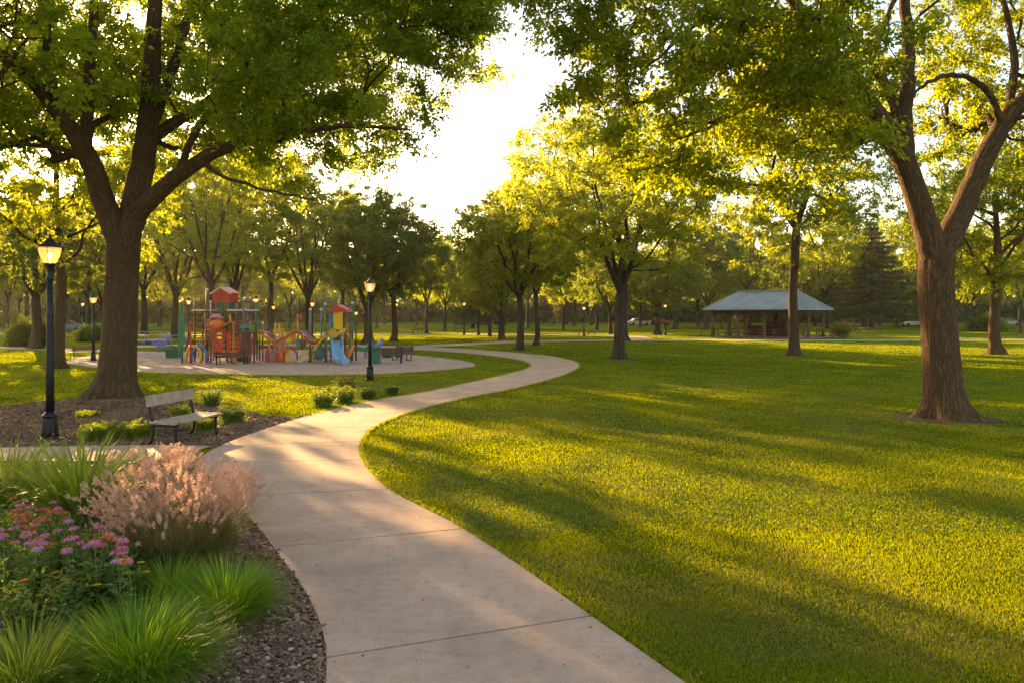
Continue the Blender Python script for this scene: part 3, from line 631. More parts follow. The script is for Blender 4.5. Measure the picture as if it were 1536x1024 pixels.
# far tree line, in rows
rng = np.random.default_rng(99); nb = 0
for Y0, step, hmin, hmax in ((132, 8.0, 12, 16), (160, 8.5, 13, 18), (195, 9, 15, 20)):
    x = -Y0 * .80
    while x < Y0 * .80:
        X = x + rng.uniform(-2.5, 2.5); Y = Y0 + rng.uniform(-10, 10); px = 768 + F * X / Y; k = int(rng.integers(0, 6)); hh = rng.uniform(hmin, hmax)
        if 590 < px < 680: hh *= .82
        if Y0 == 132 and rng.random() < .25: x += step; continue
        side = 'beyond the playground' if px < 640 else ('beyond the middle lawn' if px < 1050 else 'beyond the pavilion')
        row = 'nearer' if Y0 == 132 else ('middle' if Y0 == 160 else 'farthest')
        if rng.random() < .13 and px > 640: put_tree(CON[1], 'spruce_tree', 'dark spruce in the %s row of the far tree line %s' % (row, side), (X, Y), rng.uniform(0, 6), hh / 13, 'far tree line')
        else: put_tree(LIB[k], 'maple_tree', 'leafy tree in the %s row of the far tree line %s' % (row, side), (X, Y), rng.uniform(0, 6.28), (hh / 12 * rng.uniform(.95, 1.15), hh / 12, hh / 12), 'far tree line')
        x += step * rng.uniform(.8, 1.25)
# the far-off wood closing the view
mb = MB(); rng = np.random.default_rng(4)
n = 26000; X = rng.uniform(-230, 230, n); Yw = 225 + rng.uniform(0, 25, n); Z = rng.uniform(0, 1, n) ** .8 * (15 + 7 * noise3(np.c_[X * .09, X * 0, X * 0], 3))
leaf_quads(mb, np.c_[X, Yw, Z], runit(rng, n), runit(rng, n), rng.uniform(1.2, 2.4, n), .8, .1)
stuff(mb.build('far_wood', LEAF_D))
# bushes
def bush(seed, r, hh, lm=LEAF_D, n=60, L=.09):
    rng = np.random.default_rng(seed); d = runit(rng, n * 9); d[:, 2] = np.abs(d[:, 2]); r_ = .75 + .35 * noise3(d * 2.5 + seed, seed)
    P = d * (r_ * rng.uniform(.75, 1, n * 9))[:, None] * np.array((r, r, hh)); P = np.repeat(P, 9, 0) + rng.normal(size=(n * 81, 3)) * .12 * r
    P[:, 2] = np.maximum(P[:, 2], .02); mb = MB(); leaf_quads(mb, P, np.repeat(d, 9, 0) + runit(rng, len(P)), np.array((0, 0, 1.)) + runit(rng, len(P)), rng.uniform(.7, 1.3, len(P)) * L); return mb.mesh('bush', lm)
for i, (px, py, r, hh, lb) in enumerate([(33, 519, 1.0, 1.9, 'round dark bush left of the dark spreading tree'), (66, 519, 1.0, 1.8, 'round dark bush right of the dark spreading tree'), (137, 512, 1.2, 1.3, 'low dark bush behind the lantern left of the great trunk'),
        (1480, 497, 2.2, 2.0, 'dark bush behind the golden tree at the right edge'), (20, 492, 3, 2.2, 'low far bush at the left edge of the lawn')]):
    X, Y = gp(px, py); o = link('bush', bush(i, r, hh, L=.2 if Y < 70 else .35), None, (X, Y, 0)); tag(o, lb, 'bush')
# hedge-like dark undergrowth closing the view under the far crowns
mb = MB(); rng = np.random.default_rng(5); n = 30000; X = rng.uniform(-200, 200, n); Yw = 205 + rng.uniform(0, 12, n) + 8 * noise3(np.c_[X * .05, X * 0, X * 0], 5)
Z = rng.uniform(0, 1, n) * (4.5 + 4.5 * noise3(np.c_[X * .15, X * 0, X * 0], 8))
leaf_quads(mb, np.c_[X, Yw, Z], runit(rng, n), runit(rng, n), rng.uniform(1.3, 2.3, n), .8, .1); stuff(mb.build('far_undergrowth', LEAF_D))

# bare soil worn round the tree feet
SOILS = [(gp(px, py), rr) for px, py, rr in ((1421, 627, 1.0), (928, 538, .95), (779, 525, .9), (805, 518, .8), (1192, 533, 1.0), (1494, 531, 1.1), (88, 552, .85), (53, 523, 1.3), (591, 512, 1.2), (552, 514, 1.3), (463, 508, 1.2), (986, 502, 1.3))]
m = MB(); RINGS = []
for k, ((x, y), rr) in enumerate(SOILS):
    A_ = np.linspace(0, 2 * math.pi, 28, endpoint=False); q = np.c_[np.cos(A_), np.sin(A_)] * (rr * (.62 + .6 * noise3(np.c_[np.cos(A_) * 1.6 + k * 7, np.sin(A_) * 1.6, A_ * 0], 3)))[:, None] + (x, y); RINGS.append(q); flat(m, q, .004)
struct(m.build('bare_soil', mulchmat('soil', (.05, .034, .02), (.11, .078, .045), (.17, .12, .07), 40)))
# ================================================================== LAWN GRASS
GRASS = leafmat('grass_blade', (.030, .088, .007), (.085, .14, .012), (.54, .56, .014), .5, rough=.6, big=.55, spec=.15)
def scatter_grass():
    rng = np.random.default_rng(12); n = 1700000
    u = rng.random(n); Y = 3.4 * (95 / 3.4) ** u; X = rng.uniform(-.74, .74, n) * Y + rng.uniform(-.6, .6, n)
    for P in (PATH_POLY, MULA, MULB, PLAY, SIDE, FP1, FP2, FP3):
        k = ~pip(X, Y, P); X, Y = X[k], Y[k]
    for P in RINGS:
        k = ~(pip(X, Y, P) & (rng.random(len(X)) < .85)); X, Y = X[k], Y[k]
    n = len(X); dens = noise3(np.c_[X * .9, Y * .9, X * 0], 9) * .6 + noise3(np.c_[X * 3.1, Y * 3.1, X * 0], 10) * .4
    k = rng.random(n) < np.clip(.45 + 1.1 * (dens - .3), .3, 1); X, Y, dens = X[k], Y[k], dens[k]; n = len(X)
    ln = (.016 + .012 * rng.random(n) + .012 * dens) * (1 + np.minimum(Y, 60) * .006); wd = .0028 * (1 + .14 * (Y - 3.4)) * rng.uniform(.7, 1.2, n)
    mb = MB(); B = np.c_[X, Y, np.zeros(n) - .002]
    near = Y < 9
    for sel, sg in ((near, 2), (~near, 1)):
        m = sel.sum(); 
        if sg == 2: blades(mb, B[sel], rng.uniform(0, 6.28, m), ln[sel], wd[sel], rng.uniform(.05, .75, m), rng.uniform(.1, 1.0, m), 2, rng.uniform(0, 3.1, m))
        else:
            a = rng.uniform(0, 6.28, m); le = rng.uniform(0, .8, m); hd = rng.uniform(0, 3.1, m); sd = np.c_[np.cos(hd), np.sin(hd), hd * 0] * wd[sel][:, None] * .6
            tip = B[sel] + np.c_[np.sin(le) * np.cos(a), np.sin(le) * np.sin(a), np.cos(le)] * ln[sel][:, None]
            V = np.stack([B[sel] - sd, B[sel] + sd, tip], 1); mb.add(V.reshape(-1, 3), None, (np.arange(m) * 3)[:, None] + np.array([0, 1, 2]))
    return mb
stuff(scatter_grass().build('lawn_grass', GRASS))
def dry_patches():
    rng = np.random.default_rng(55); n = 260000; Y = 3.6 * (30 / 3.6) ** rng.random(n); X = rng.uniform(-.45, .74, n) * Y
    k = ~(pip(X, Y, PATH_POLY) | pip(X, Y, MULA) | pip(X, Y, MULB) | pip(X, Y, SIDE)) & (noise3(np.c_[X * .75, Y * .75, X * 0], 71) * .6 + noise3(np.c_[X * 2.6, Y * 2.6, X * 0], 72) * .4 + rng.normal(size=n) * .05 > .60)
    X, Y = X[k], Y[k]; m = len(X); mb = MB(); blades(mb, np.c_[X, Y, X * 0], rng.uniform(0, 6.28, m), rng.uniform(.02, .046, m), .0028 * (1 + .14 * (Y - 3.4)), rng.uniform(.3, 1.1, m), rng.uniform(.2, 1., m), 2, rng.uniform(0, 3.1, m)); return mb
stuff(dry_patches().build('dry_grass', leafmat('dry_grass_blade', (.12, .10, .03), (.30, .23, .08), (.4, .32, .08), .35, big=2.)))
# longer uncut blades along the slab edges
def edge_grass():
    rng = np.random.default_rng(13); out = []
    for E, sgn, lo in ((Rs, 1, 0), (Ls, -1, K * 8)):
        E = E[lo:]; seg = np.diff(E, axis=0); L = np.linalg.norm(seg, axis=1)
        for i in range(len(seg)):
            if E[i][1] > 60: break
            m = int(L[i] * 420 / (1 + max(E[i][1] - 4, 0) * .12)); t = rng.random(m)[:, None]; nn = np.array((seg[i][1], -seg[i][0])) / L[i] * sgn
            out.append(E[i] + seg[i] * t + nn * rng.uniform(.0, .07, m)[:, None])
    P = np.concatenate(out); n = len(P); mb = MB(); Yv = np.maximum(P[:, 1], 3)
    blades(mb, np.c_[P, np.zeros(n)], rng.uniform(0, 6.28, n), rng.uniform(.04, .085, n), .004 * (1 + .14 * Yv), rng.uniform(.1, .8, n), rng.uniform(.2, 1.2, n), 2, rng.uniform(0, 3.1, n)); return mb
stuff(edge_grass().build('edge_grass', GRASS))

# ================================================================== MULCH CHIPS, STONES, FALLEN LEAVES
CHIP_M = leafmat('mulch_chip', (.085, .046, .027), (.36, .21, .13), (.05, .03, .02), .02, rough=.9, big=1.2)
STONE_M = leafmat('pebble', (.22, .15, .11), (.50, .38, .30), (.1, .1, .1), .0, rough=.8, big=2)
def chips(polys, n, seed, ymax=13, s0=.0105, y0=3.0):
    rng = np.random.default_rng(seed); mb = MB(); X = rng.uniform(-14, 0, n * 3); Y = y0 * (ymax / y0) ** rng.random(n * 3)
    k = np.zeros(len(X), bool)
    for P in polys: k |= pip(X, Y, P)
    k &= X > -.72 * Y - .3; X, Y = X[k][:n], Y[k][:n]; m = len(X); sc = s0 * (1 + .05 * (Y - 4)) * rng.lognormal(0, .4, m)
    d = runit(rng, m) * np.array((1, 1, .35)); d = nrm(d); nn = nrm(np.array((0, 0, 1.)) + runit(rng, m) * .45); nn = nrm(nn - d * (nn * d).sum(-1, keepdims=True)); s = np.cross(d, nn)
    c = np.c_[X, Y, .006 + rng.random(m) * .016]; a, b, h = sc * rng.uniform(.8, 1.9, m), sc * rng.uniform(.35, .7, m), sc * .18
    V = np.stack([c + d * (i * a)[:, None] + s * (j * b * rng.uniform(.6, 1.1, m))[:, None] + nn * (q * h)[:, None] for q in (-1, 1) for i, j in ((-1, -1), (1, -1), (1, 1), (-1, 1))], 1)
    o = (np.arange(m) * 8)[:, None]; Q = np.concatenate([o + np.array(f) for f in ((4, 5, 6, 7), (0, 1, 5, 4), (1, 2, 6, 5), (2, 3, 7, 6), (3, 0, 4, 7))])
    mb.add(V.reshape(-1, 3), Q); return mb
mbc = chips([MULA], 120000, 21); m2 = chips([MULB], 60000, 22, 24, .0125, 11.)
for a_, b_ in zip(m2.v, m2.q): mbc.add(a_, b_)
stuff(mbc.build('mulch_chips', CHIP_M))
def pebbles(n, seed):
    rng = np.random.default_rng(seed); mb = MB(); X = rng.uniform(-6, 0, n * 4); Y = 3.0 * (14 / 3.0) ** rng.random(n * 4); k = (pip(X, Y, MULA) | pip(X, Y, MULB)) & (X > -.72 * Y); X, Y = X[k][:n], Y[k][:n]; m = len(X)
    sp = MB().lathe([(max(.001, math.sin(a)), -math.cos(a)) for a in np.linspace(0, math.pi, 5)], n=6); bv = np.concatenate(sp.v); bq = np.concatenate(sp.q); r = rng.lognormal(-4.6, .38, m)
    S = np.stack([r * rng.uniform(.8, 1.3, m), r * rng.uniform(.7, 1.1, m), r * .6], 1); V = bv[None] * S[:, None]; a = rng.uniform(0, 6.28, m); ca, sa = np.cos(a)[:, None], np.sin(a)[:, None]
    V = np.stack([V[..., 0] * ca - V[..., 1] * sa, V[..., 0] * sa + V[..., 1] * ca, V[..., 2]], -1) + np.stack([X, Y, .014 + r * .4], 1)[:, None]
    mb.add(V.reshape(-1, 3), ((np.arange(m) * len(bv))[:, None, None] + bq[None]).reshape(-1, 4)); return mb
stuff(pebbles(4200, 3).build('pebbles', STONE_M, smooth=True))
DRY = leafmat('fallen_leaf', (.10, .05, .015), (.45, .26, .05), (.4, .2, .03), .2, rough=.7, big=3)
def fallen(n, seed):
    rng = np.random.default_rng(seed); Y = 3.6 * (24 / 3.6) ** rng.random(n); X = rng.uniform(-.6, .6, n) * Y; on = pip(X, Y, PATH_POLY); ed = rng.random(n)
    # keep few on the slab, more at its edges and in the mulch
    d = np.min(np.hypot(X[:, None] - np.r_[Ls[:, 0], Rs[:, 0]][None], Y[:, None] - np.r_[Ls[:, 1], Rs[:, 1]][None]), 1)
    k = np.where(on, ed < np.where(d < .35, .6, .25), (pip(X, Y, MULA) | pip(X, Y, MULB)) & (ed < .8) | (ed < .10)); X, Y, on = X[k], Y[k], on[k]; n = len(X)
    mb = MB(); z = np.where(on, .028, .03); leaf_quads(mb, np.c_[X, Y, z], np.c_[runit(rng, n)[:, :2], np.zeros(n)], np.array((0, 0, 1.)) + runit(rng, n) * .35, rng.uniform(.012, .034, n), .6, .12); return mb
stuff(fallen(900, 8).build('fallen_leaves', DRY))
rng = np.random.default_rng(31); n = 2600; Y_ = 4. * (34 / 4.) ** rng.random(n); X_ = rng.uniform(-.1, .75, n) * Y_; k = ~pip(X_, Y_, PATH_POLY); X_, Y_ = X_[k], Y_[k]; n = len(X_); mb = MB()
leaf_quads(mb, np.c_[X_, Y_, rng.uniform(.02, .045, n)], runit(rng, n), np.array((0, 0, 1.)) + runit(rng, n) * .7, rng.uniform(.014, .03, n) * (1 + .02 * Y_), .6, .12); stuff(mb.build('lawn_litter', DRY))
def clover(n, seed):
    rng = np.random.default_rng(seed); Y = 3.8 * (26 / 3.8) ** rng.random(n * 3); X = rng.uniform(-.2, .75, n * 3) * Y; k = ~pip(X, Y, PATH_POLY) & (noise3(np.c_[X * .6, Y * .6, X * 0], 41) > .55) & ~(pip(X, Y, MULA) | pip(X, Y, MULB)); X, Y = X[k][:n], Y[k][:n]; m = len(X); P = np.repeat(np.c_[X, Y, rng.uniform(.02, .04, m)], 3, 0)
    a = np.repeat(rng.uniform(0, 6.28, m), 3) + np.tile((0, 2.1, 4.2), m); mb = MB(); leaf_quads(mb, P, np.c_[np.cos(a), np.sin(a), a * 0 + .15], np.array((0, 0, 1.)) + runit(rng, m * 3) * .3, np.full(m * 3, .013) * np.repeat(1 + .05 * Y, 3), .85, .05); return mb
stuff(clover(24000, 42).build('clover', leafmat('clover_leaf', (.03, .09, .015), (.06, .14, .02), (.25, .38, .03), .35, big=1.)))

# ================================================================== THE FLOWER BED
G_BRIGHT = leafmat('sedge_blade', (.07, .17, .010), (.15, .29, .018), (.42, .62, .03), .45, rough=.45, big=1.5, spec=.3)
G_DARK = leafmat('daylily_blade', (.05, .11, .012), (.13, .20, .022), (.42, .52, .04), .45, rough=.45, big=1.2, spec=.35)
G_TAN = leafmat('fountain_grass_blade', (.09, .11, .020), (.26, .22, .08), (.42, .38, .10), .42, rough=.5, big=1.8)
STRAW = leafmat('straw_blade', (.24, .17, .08), (.42, .30, .16), (.4, .28, .12), .3, rough=.6, big=2)
PLUME = leafmat('plume', (.50, .30, .22), (.74, .48, .37), (.86, .53, .40), .5, rough=.8, big=2)
def clump(mb, n, r0, ln, wd, lean, bend, rng, segs=5, sq=1.0):
    a = rng.uniform(0, 2 * math.pi, n); rr = r0 * np.sqrt(rng.random(n)); B = np.c_[np.cos(a) * rr, np.sin(a) * rr * sq, np.zeros(n)]
    k = (rr / r0); h = a + rng.normal(size=n) * .5
    return blades(mb, B, h, rng.uniform(.62, 1.1, n) * ln, rng.uniform(.7, 1.25, n) * wd, lean * (.15 + .85 * k) * rng.uniform(.6, 1.25, n), bend * (.35 + .65 * k) * rng.uniform(.4, 1.4, n), segs, rng.normal(size=n) * .5)
def grass_clump(name, label, px, py, n, r0, ln, wd, lean, bend, mat, seed, cat='ornamental grass', group=None, dry=0, sq=1., segs=5):
    rng = np.random.default_rng(seed); X, Y = gp(px, py); t = thing(name, label, cat, (X, Y, 0), 0, group)
    mb = MB(); clump(mb, n, r0, ln, wd, lean, bend, rng, segs, sq); mb.build('blades', mat, t)
    if dry: mb = MB(); clump(mb, dry, r0 * 1.05, ln * .8, wd, lean * 1.3, bend * 1.5, rng, segs, sq); mb.build('dry_blades', STRAW, t)
    return t
def XY(px, py): return gp(px, py)
grass_clump('sedge_clump', 'largest bright green grass mound at the bottom edge of the photo', 205, 1012, 3800, .27, .52, .0055, .75, 1.45, G_BRIGHT, 1, dry=120, sq=.8, segs=6)
grass_clump('sedge_clump', 'bright green grass mound closest to the path, below the pink plumes', 338, 930, 2400, .19, .50, .0055, .7, 1.3, G_BRIGHT, 2, dry=110, segs=6)
grass_clump('sedge_clump', 'small bright green grass tuft between the two bigger mounds and the plumes', 255, 905, 1100, .13, .40, .0055, .65, 1.2, G_BRIGHT, 3, dry=60)
grass_clump('sedge_clump', 'olive grass mound cut by the left bottom corner of the photo', 40, 1040, 1500, .2, .50, .006, .8, 1.4, G_DARK, 4, dry=80)
grass_clump('daylily_clump', 'tall arching strap-leaved clump left of the pink fountain grass', 122, 782, 330, .26, 1.12, .030, .52, 1.6, G_DARK, 5, 'perennial', dry=30, segs=8)
grass_clump('daylily_clump', 'arching strap-leaved clump at the far left behind the coneflowers', 12, 758, 230, .28, 1.0, .028, .6, 1.55, G_DARK, 6, 'perennial', dry=40, segs=7)
grass_clump('daylily_clump', 'loose feathery clump along the near side of the walkway', 60, 724, 420, .32, .42, .012, .6, 1.2, G_TAN, 7, 'perennial', dry=30)
def fountain(px, py, label, n, np_, ln, seed, r0=.2, sc=1.):
    rng = np.random.default_rng(seed); X, Y = gp(px, py); t = thing('fountain_grass', label, 'ornamental grass', (X, Y, 0), 0, None, sc)
    mb = MB(); clump(mb, n, r0, ln * .86, .0055, .62, 1.15, rng, 6); mb.build('blades', G_TAN, t)
    mb = MB(); clump(mb, n // 6, r0 * 1.1, ln * .7, .006, .95, 1.7, rng, 6); mb.build('dry_blades', STRAW, t)
    st = MB(); pos = clump(st, np_, r0, ln * 1.0, .0035, .50, .42, rng, 6); st.build('stems', STRAW, t)
    pl = MB(); tip = pos[:, -1]; d = nrm(pos[:, -1] - pos[:, -3]); m = len(tip); pln = rng.uniform(.06, .125, m); q = 46
    tt = rng.random((m, q)); P = tip[:, None] - d[:, None] * (pln[:, None] * (1 - tt) )[..., None]; P = P.reshape(-1, 3)
    D = np.repeat(d, q, 0) * .55 + runit(rng, m * q); rad = .023 * (1 - np.abs(tt.ravel() * 2 - 1) ** 2 * .7)
    leaf_quads(pl, P, D, runit(rng, m * q), rad * rng.uniform(.8, 1.5, m * q), .24, .05); pl.build('plumes', PLUME, t)
    return t
fountain(268, 846, 'big fountain grass mound full of pink feathery plumes beside the path', 3000, 820, .87, 8, .30)
fountain(232, 740, 'second fountain grass with pink plumes, nearer the walkway', 1500, 420, .58, 9, .26)
fountain(318, 792, 'smaller plumed fountain grass spilling toward the path edge', 900, 170, .62, 10, .15)

PETAL = {'pink': leafmat('petal_pink', (.68, .17, .28), (.86, .36, .46), (.8, .28, .38), .4, rough=.5, big=4), 'salmon': leafmat('petal_salmon', (.78, .13, .10), (.88, .26, .22), (.85, .2, .1), .4, rough=.5, big=4),
         'orange': leafmat('petal_orange', (.75, .20, .02), (.90, .36, .04), (.9, .3, .03), .4, rough=.5, big=4), 'lilac': leafmat('petal_lilac', (.55, .22, .48), (.72, .42, .62), (.6, .3, .5), .4, rough=.5, big=4)}
CONE_M = paint('flower_cone', (.30, .09, .015), .8, var=.5, scale=60); STEM_M = paint('flower_stem', (.09, .15, .03), .7, var=.3, scale=20)
def flower_proto(kind, seed, h=.52, droop=.45, R=.036):
    rng = np.random.default_rng(seed); st = MB(); top = np.array((rng.normal() * .05, rng.normal() * .05, h))
    st.tube([(0, 0, 0), (top[0] * .2, top[1] * .2, h * .4), (top[0] * .6, top[1] * .6, h * .75), top], [.004, .0035, .003, .003], 5)
    nl = 9; zz = rng.uniform(.04, .8, nl) * h; a = rng.uniform(0, 6.28, nl); leaf_quads(st, np.c_[top[0] * zz / h, top[1] * zz / h, zz], np.c_[np.cos(a), np.sin(a), rng.uniform(-.1, .6, nl)], np.tile((0, 0, 1.), (nl, 1)), rng.uniform(.06, .12, nl), .3, .08)
    pe = MB(); k = 13; a = np.linspace(0, 6.28, k, endpoint=False) + rng.normal(size=k) * .06; dd = np.c_[np.cos(a), np.sin(a), -droop + rng.normal(size=k) * .08]
    leaf_quads(pe, top + np.c_[np.cos(a), np.sin(a), a * 0] * .008, dd, np.c_[np.cos(a) * .3, np.sin(a) * .3, np.ones(k)], np.full(k, R), .42, .06)
    leaf_quads(pe, top + np.c_[np.cos(a + .2), np.sin(a + .2), a * 0] * .007 + (0, 0, .002), dd + (0, 0, .12), np.c_[np.cos(a) * .3, np.sin(a) * .3, np.ones(k)], np.full(k, R * .85), .38, .06)
    co = MB(); co.ball(top + (0, 0, .005), .0125, 8, .85)
    return st.mesh('stem', STEM_M), pe.mesh('petals', PETAL[kind]), co.mesh('cone', CONE_M, True)
PROT = {k: [flower_proto(k, 40 + 7 * i + j, .50 + .03 * j, d, r) for j in range(3)] for i, (k, d, r) in enumerate((('pink', .5, .042), ('salmon', .05, .038), ('orange', .02, .034), ('lilac', .7, .042)))}
FL = []  # photo pixels of the heads
for kind, pts in {'pink': [(28, 800), (72, 796), (100, 792), (124, 798), (128, 816), (146, 812), (54, 802), (10, 802), (36, 810), (158, 808), (186, 822), (172, 804), (66, 815), (86, 790), (20, 782), (135, 808), (118, 802), (150, 800), (162, 815), (92, 762), (34, 756), (66, 752), (140, 790), (12, 792), (6, 812), (26, 804), (112, 818), (168, 822), (24, 788), (58, 786), (178, 814), (206, 834), (194, 824), (60, 757), (42, 812)],
                  'salmon': [(78, 764), (96, 766), (50, 764), (14, 768), (44, 773), (60, 776), (84, 775), (30, 779), (110, 770), (8, 775), (192, 813), (54, 768)],
                  'orange': [(20, 748), (64, 772), (72, 784), (46, 788), (176, 808), (70, 808), (182, 810), (28, 770), (174, 832), (148, 804)],
                  'lilac': [(102, 781), (82, 807), (98, 818), (40, 792), (18, 800), (48, 812), (200, 841), (184, 830), (156, 806), (122, 814), (4, 786)]}.items():
    for p in pts: FL.append((kind, p))
rng = np.random.default_rng(77); LBL = {'pink': 'pink coneflower with drooping petals in the flower bed', 'salmon': 'flat salmon red flower in the flower bed', 'orange': 'small orange flower in the flower bed', 'lilac': 'pale lilac coneflower with drooping petals in the flower bed'}
for i, (kind, (px, py)) in enumerate(FL):
    z = .50 + .03 * (i % 3); sc = rng.uniform(.92, 1.14); z *= sc; Y = (H - z) * F / (py - HZ); X = (px - 768) / F * Y
    t = thing('zinnia' if kind in ('salmon', 'orange') else 'coneflower', LBL[kind], 'flower', (X, Y, 0), rng.uniform(0, 6), kind + ' flowers of the bed', sc); m = PROT[kind][i % 3]
    link('stem', m[0], t); fh = link('petals', m[1], t); link('cone', m[2], fh)
def perennial(name, label, px, py, r, h, n, seed, L=.05, mat=None, flowers=None, fn=0, blade=0, group=None):
    rng = np.random.default_rng(seed); X, Y = gp(px, py); t = thing(name, label, 'plant', (X, Y, 0), 0, group)
    st = MB(); a = rng.uniform(0, 6.28, n); le = rng.uniform(.05, .75, n); tl = h * rng.uniform(.6, 1.05, n); rr = r * .4 * np.sqrt(rng.random(n))
    pos = blades(st, np.c_[np.cos(a) * rr, np.sin(a) * rr, a * 0], a, tl, np.full(n, .005), le * .6, le * .7, 4); st.build('stems', STEM_M, t)
    q = 14; tt = rng.uniform(.15, 1.0, (n, q)) * 4; i0 = np.minimum(tt.astype(int), 3); f = (tt - i0)[..., None]; P = (pos[np.arange(n)[:, None], i0] * (1 - f) + pos[np.arange(n)[:, None], i0 + 1] * f).reshape(-1, 3)
    fo = MB(); D = runit(rng, len(P)); D[:, 2] = D[:, 2] * .5 + .1; leaf_quads(fo, P, D, np.array((0, 0, 1.)) + runit(rng, len(P)) * .6, rng.uniform(.6, 1.3, len(P)) * L, .5, .08)
    if blade: clump(fo, blade, r * .6, h * 1.1, .008, .6, 1.2, rng, 5)
    fo.build('foliage', mat or LEAF_S, t)
    if flowers:
        fl = MB(); tp = pos[rng.choice(n, fn), -1] + (0, 0, .015); k = 9
        for p in tp:
            a = np.linspace(0, 6.28, k, endpoint=False); leaf_quads(fl, np.repeat(p[None], k, 0), np.c_[np.cos(a), np.sin(a), a * 0 + .3], np.tile((0, 0, 1.), (k, 1)), np.full(k, .026 * (1 + .06 * Y)), .55, .1)
        fl.build('blossoms', flowers, t)
    return t
YEL = leafmat('petal_yellow', (.80, .42, .03), (.92, .62, .06), (.9, .6, .05), .4, rough=.5, big=4)
WHT = leafmat('petal_cream', (.72, .62, .48), (.85, .76, .62), (.8, .7, .5), .4, rough=.5, big=4)
perennial('leafy_perennial', 'dark leafy plant with rounded leaves and small yellow flowers in front of the coneflowers', 150, 925, .34, .42, 90, 51, .075, flowers=YEL, fn=9)
perennial('leafy_perennial', 'leafy plant with a few orange buds at the left edge above the bottom corner', 55, 965, .36, .44, 110, 52, .06, flowers=PETAL['orange'], fn=7)
perennial('leafy_perennial', 'fine-leaved green plant under the pink coneflowers at the left edge', 20, 905, .45, .46, 150, 53, .045, mat=G_DARK, blade=160)
perennial('leafy_perennial', 'fine-leaved green plant directly under the middle coneflowers', 105, 880, .42, .44, 150, 54, .045, mat=G_DARK, blade=150)
perennial('leafy_perennial', 'low green foliage under the rightmost coneflowers', 185, 878, .3, .34, 100, 55, .045, blade=60)
perennial('leafy_perennial', 'dark foliage under the salmon flowers at the back of the bed', 60, 838, .45, .42, 150, 56, .05, mat=G_DARK, blade=60)
perennial('leafy_perennial', 'sparse yellowish plant between the sedge mounds and the leafy plants', 215, 915, .3, .2, 70, 57, .035, mat=G_TAN, blade=80)
perennial('leafy_perennial', 'foliage under the flowers at the far left', -10, 830, .45, .45, 120, 58, .05, mat=G_DARK, blade=60)
perennial('leafy_perennial', 'yellow-flowered wispy plant at the near edge of the walkway, left of the lamp', 30, 730, .45, .36, 90, 59, .04, flowers=YEL, fn=16, blade=120, mat=G_TAN)
# behind the walkway
perennial('leafy_perennial', 'low green daylily mound to the left of the bench', 150, 660, .55, .34, 110, 61, .08, mat=G_DARK, blade=320, flowers=PETAL['orange'], fn=5)
perennial('leafy_perennial', 'green daylily mound directly behind the left end of the bench', 205, 657, .5, .32, 100, 62, .08, mat=G_DARK, blade=300, flowers=YEL, fn=5)
perennial('leafy_perennial', 'yellowish patch of leaves in the mulch left of the forked tree', 130, 626, .45, .16, 60, 63, .06, mat=LEAF_M)
perennial('leafy_perennial', 'mound of gray-lilac blooms at the right end of the bench', 350, 634, .42, .36, 120, 64, .06, mat=G_DARK, blade=200, flowers=WHT, fn=26)
perennial('leafy_perennial', 'green mound seen under the bench seat at its right end', 306, 645, .4, .28, 80, 65, .06, mat=G_DARK, blade=200)
perennial('leafy_perennial', 'upright cluster of white flowers behind the bench', 318, 609, .35, .42, 80, 66, .06, flowers=WHT, fn=34, blade=120)
perennial('leafy_perennial', 'green tufts along the rear of the mulch behind the bench', 270, 622, .4, .22, 60, 67, .06, mat=G_DARK, blade=140)
for i, (px, py, r, h, fl, fn, lb) in enumerate([(484, 609, .42, .36, YEL, 22, 'leftmost low clump of the little flower group by the path, yellow blooms'), (517, 603, .38, .40, YEL, 26, 'low clump in the middle of the little flower group by the path'),
        (519, 588, .34, .44, PETAL['salmon'], 40, 'red and white blooms at the back of the flower group by the path'), (552, 597, .3, .30, YEL, 7, 'small green clump nearest the second lamp post by the path'), (498, 596, .3, .3, YEL, 9, 'small rear clump left of the red blooms by the path'), (588, 590, .25, .22, YEL, 5, 'last tiny clump beside the lamp shadow at the path edge')]):
    perennial('flower_clump', lb, px, py, r, h, 90, 70 + i, .07, mat=LEAF_S, flowers=fl, fn=fn, blade=260)

# ================================================================== STREET LAMPS
IRON = paint('black_iron', (.022, .024, .026), .42, .6, var=.3, scale=14, bmp=.2, wear=(.05, .045, .04))
def glassmat():
    m, t, out = newmat('lamp_glass'); a = N(t, 'ShaderNodeBsdfTransparent'); a.inputs[0].default_value = (1, .86, .68, 1)
    b = N(t, 'ShaderNodeBsdfTranslucent'); b.inputs[0].default_value = (.95, .62, .32, 1); g = N(t, 'ShaderNodeBsdfGlossy'); g.inputs['Roughness'].default_value = .15
    e = N(t, 'ShaderNodeEmission'); e.inputs[0].default_value = (1, .48, .16, 1); e.inputs[1].default_value = .10
    m1 = N(t, 'ShaderNodeMixShader'); m1.inputs[0].default_value = .45; t.links.new(a.outputs[0], m1.inputs[1]); t.links.new(b.outputs[0], m1.inputs[2])
    m2 = N(t, 'ShaderNodeMixShader'); m2.inputs[0].default_value = .06; t.links.new(m1.outputs[0], m2.inputs[1]); t.links.new(g.outputs[0], m2.inputs[2])
    ad = N(t, 'ShaderNodeAddShader'); t.links.new(m2.outputs[0], ad.inputs[0]); t.links.new(e.outputs[0], ad.inputs[1]); t.links.new(ad.outputs[0], out.inputs[0]); return m
GLASS = glassmat()
def emit(name, col, s):
    m, t, out = newmat(name); e = N(t, 'ShaderNodeEmission'); e.inputs[0].default_value = (*col, 1); e.inputs[1].default_value = s; t.links.new(e.outputs[0], out.inputs[0]); return m
BULB = emit('lamp_bulb', (1, .55, .2), 6.)
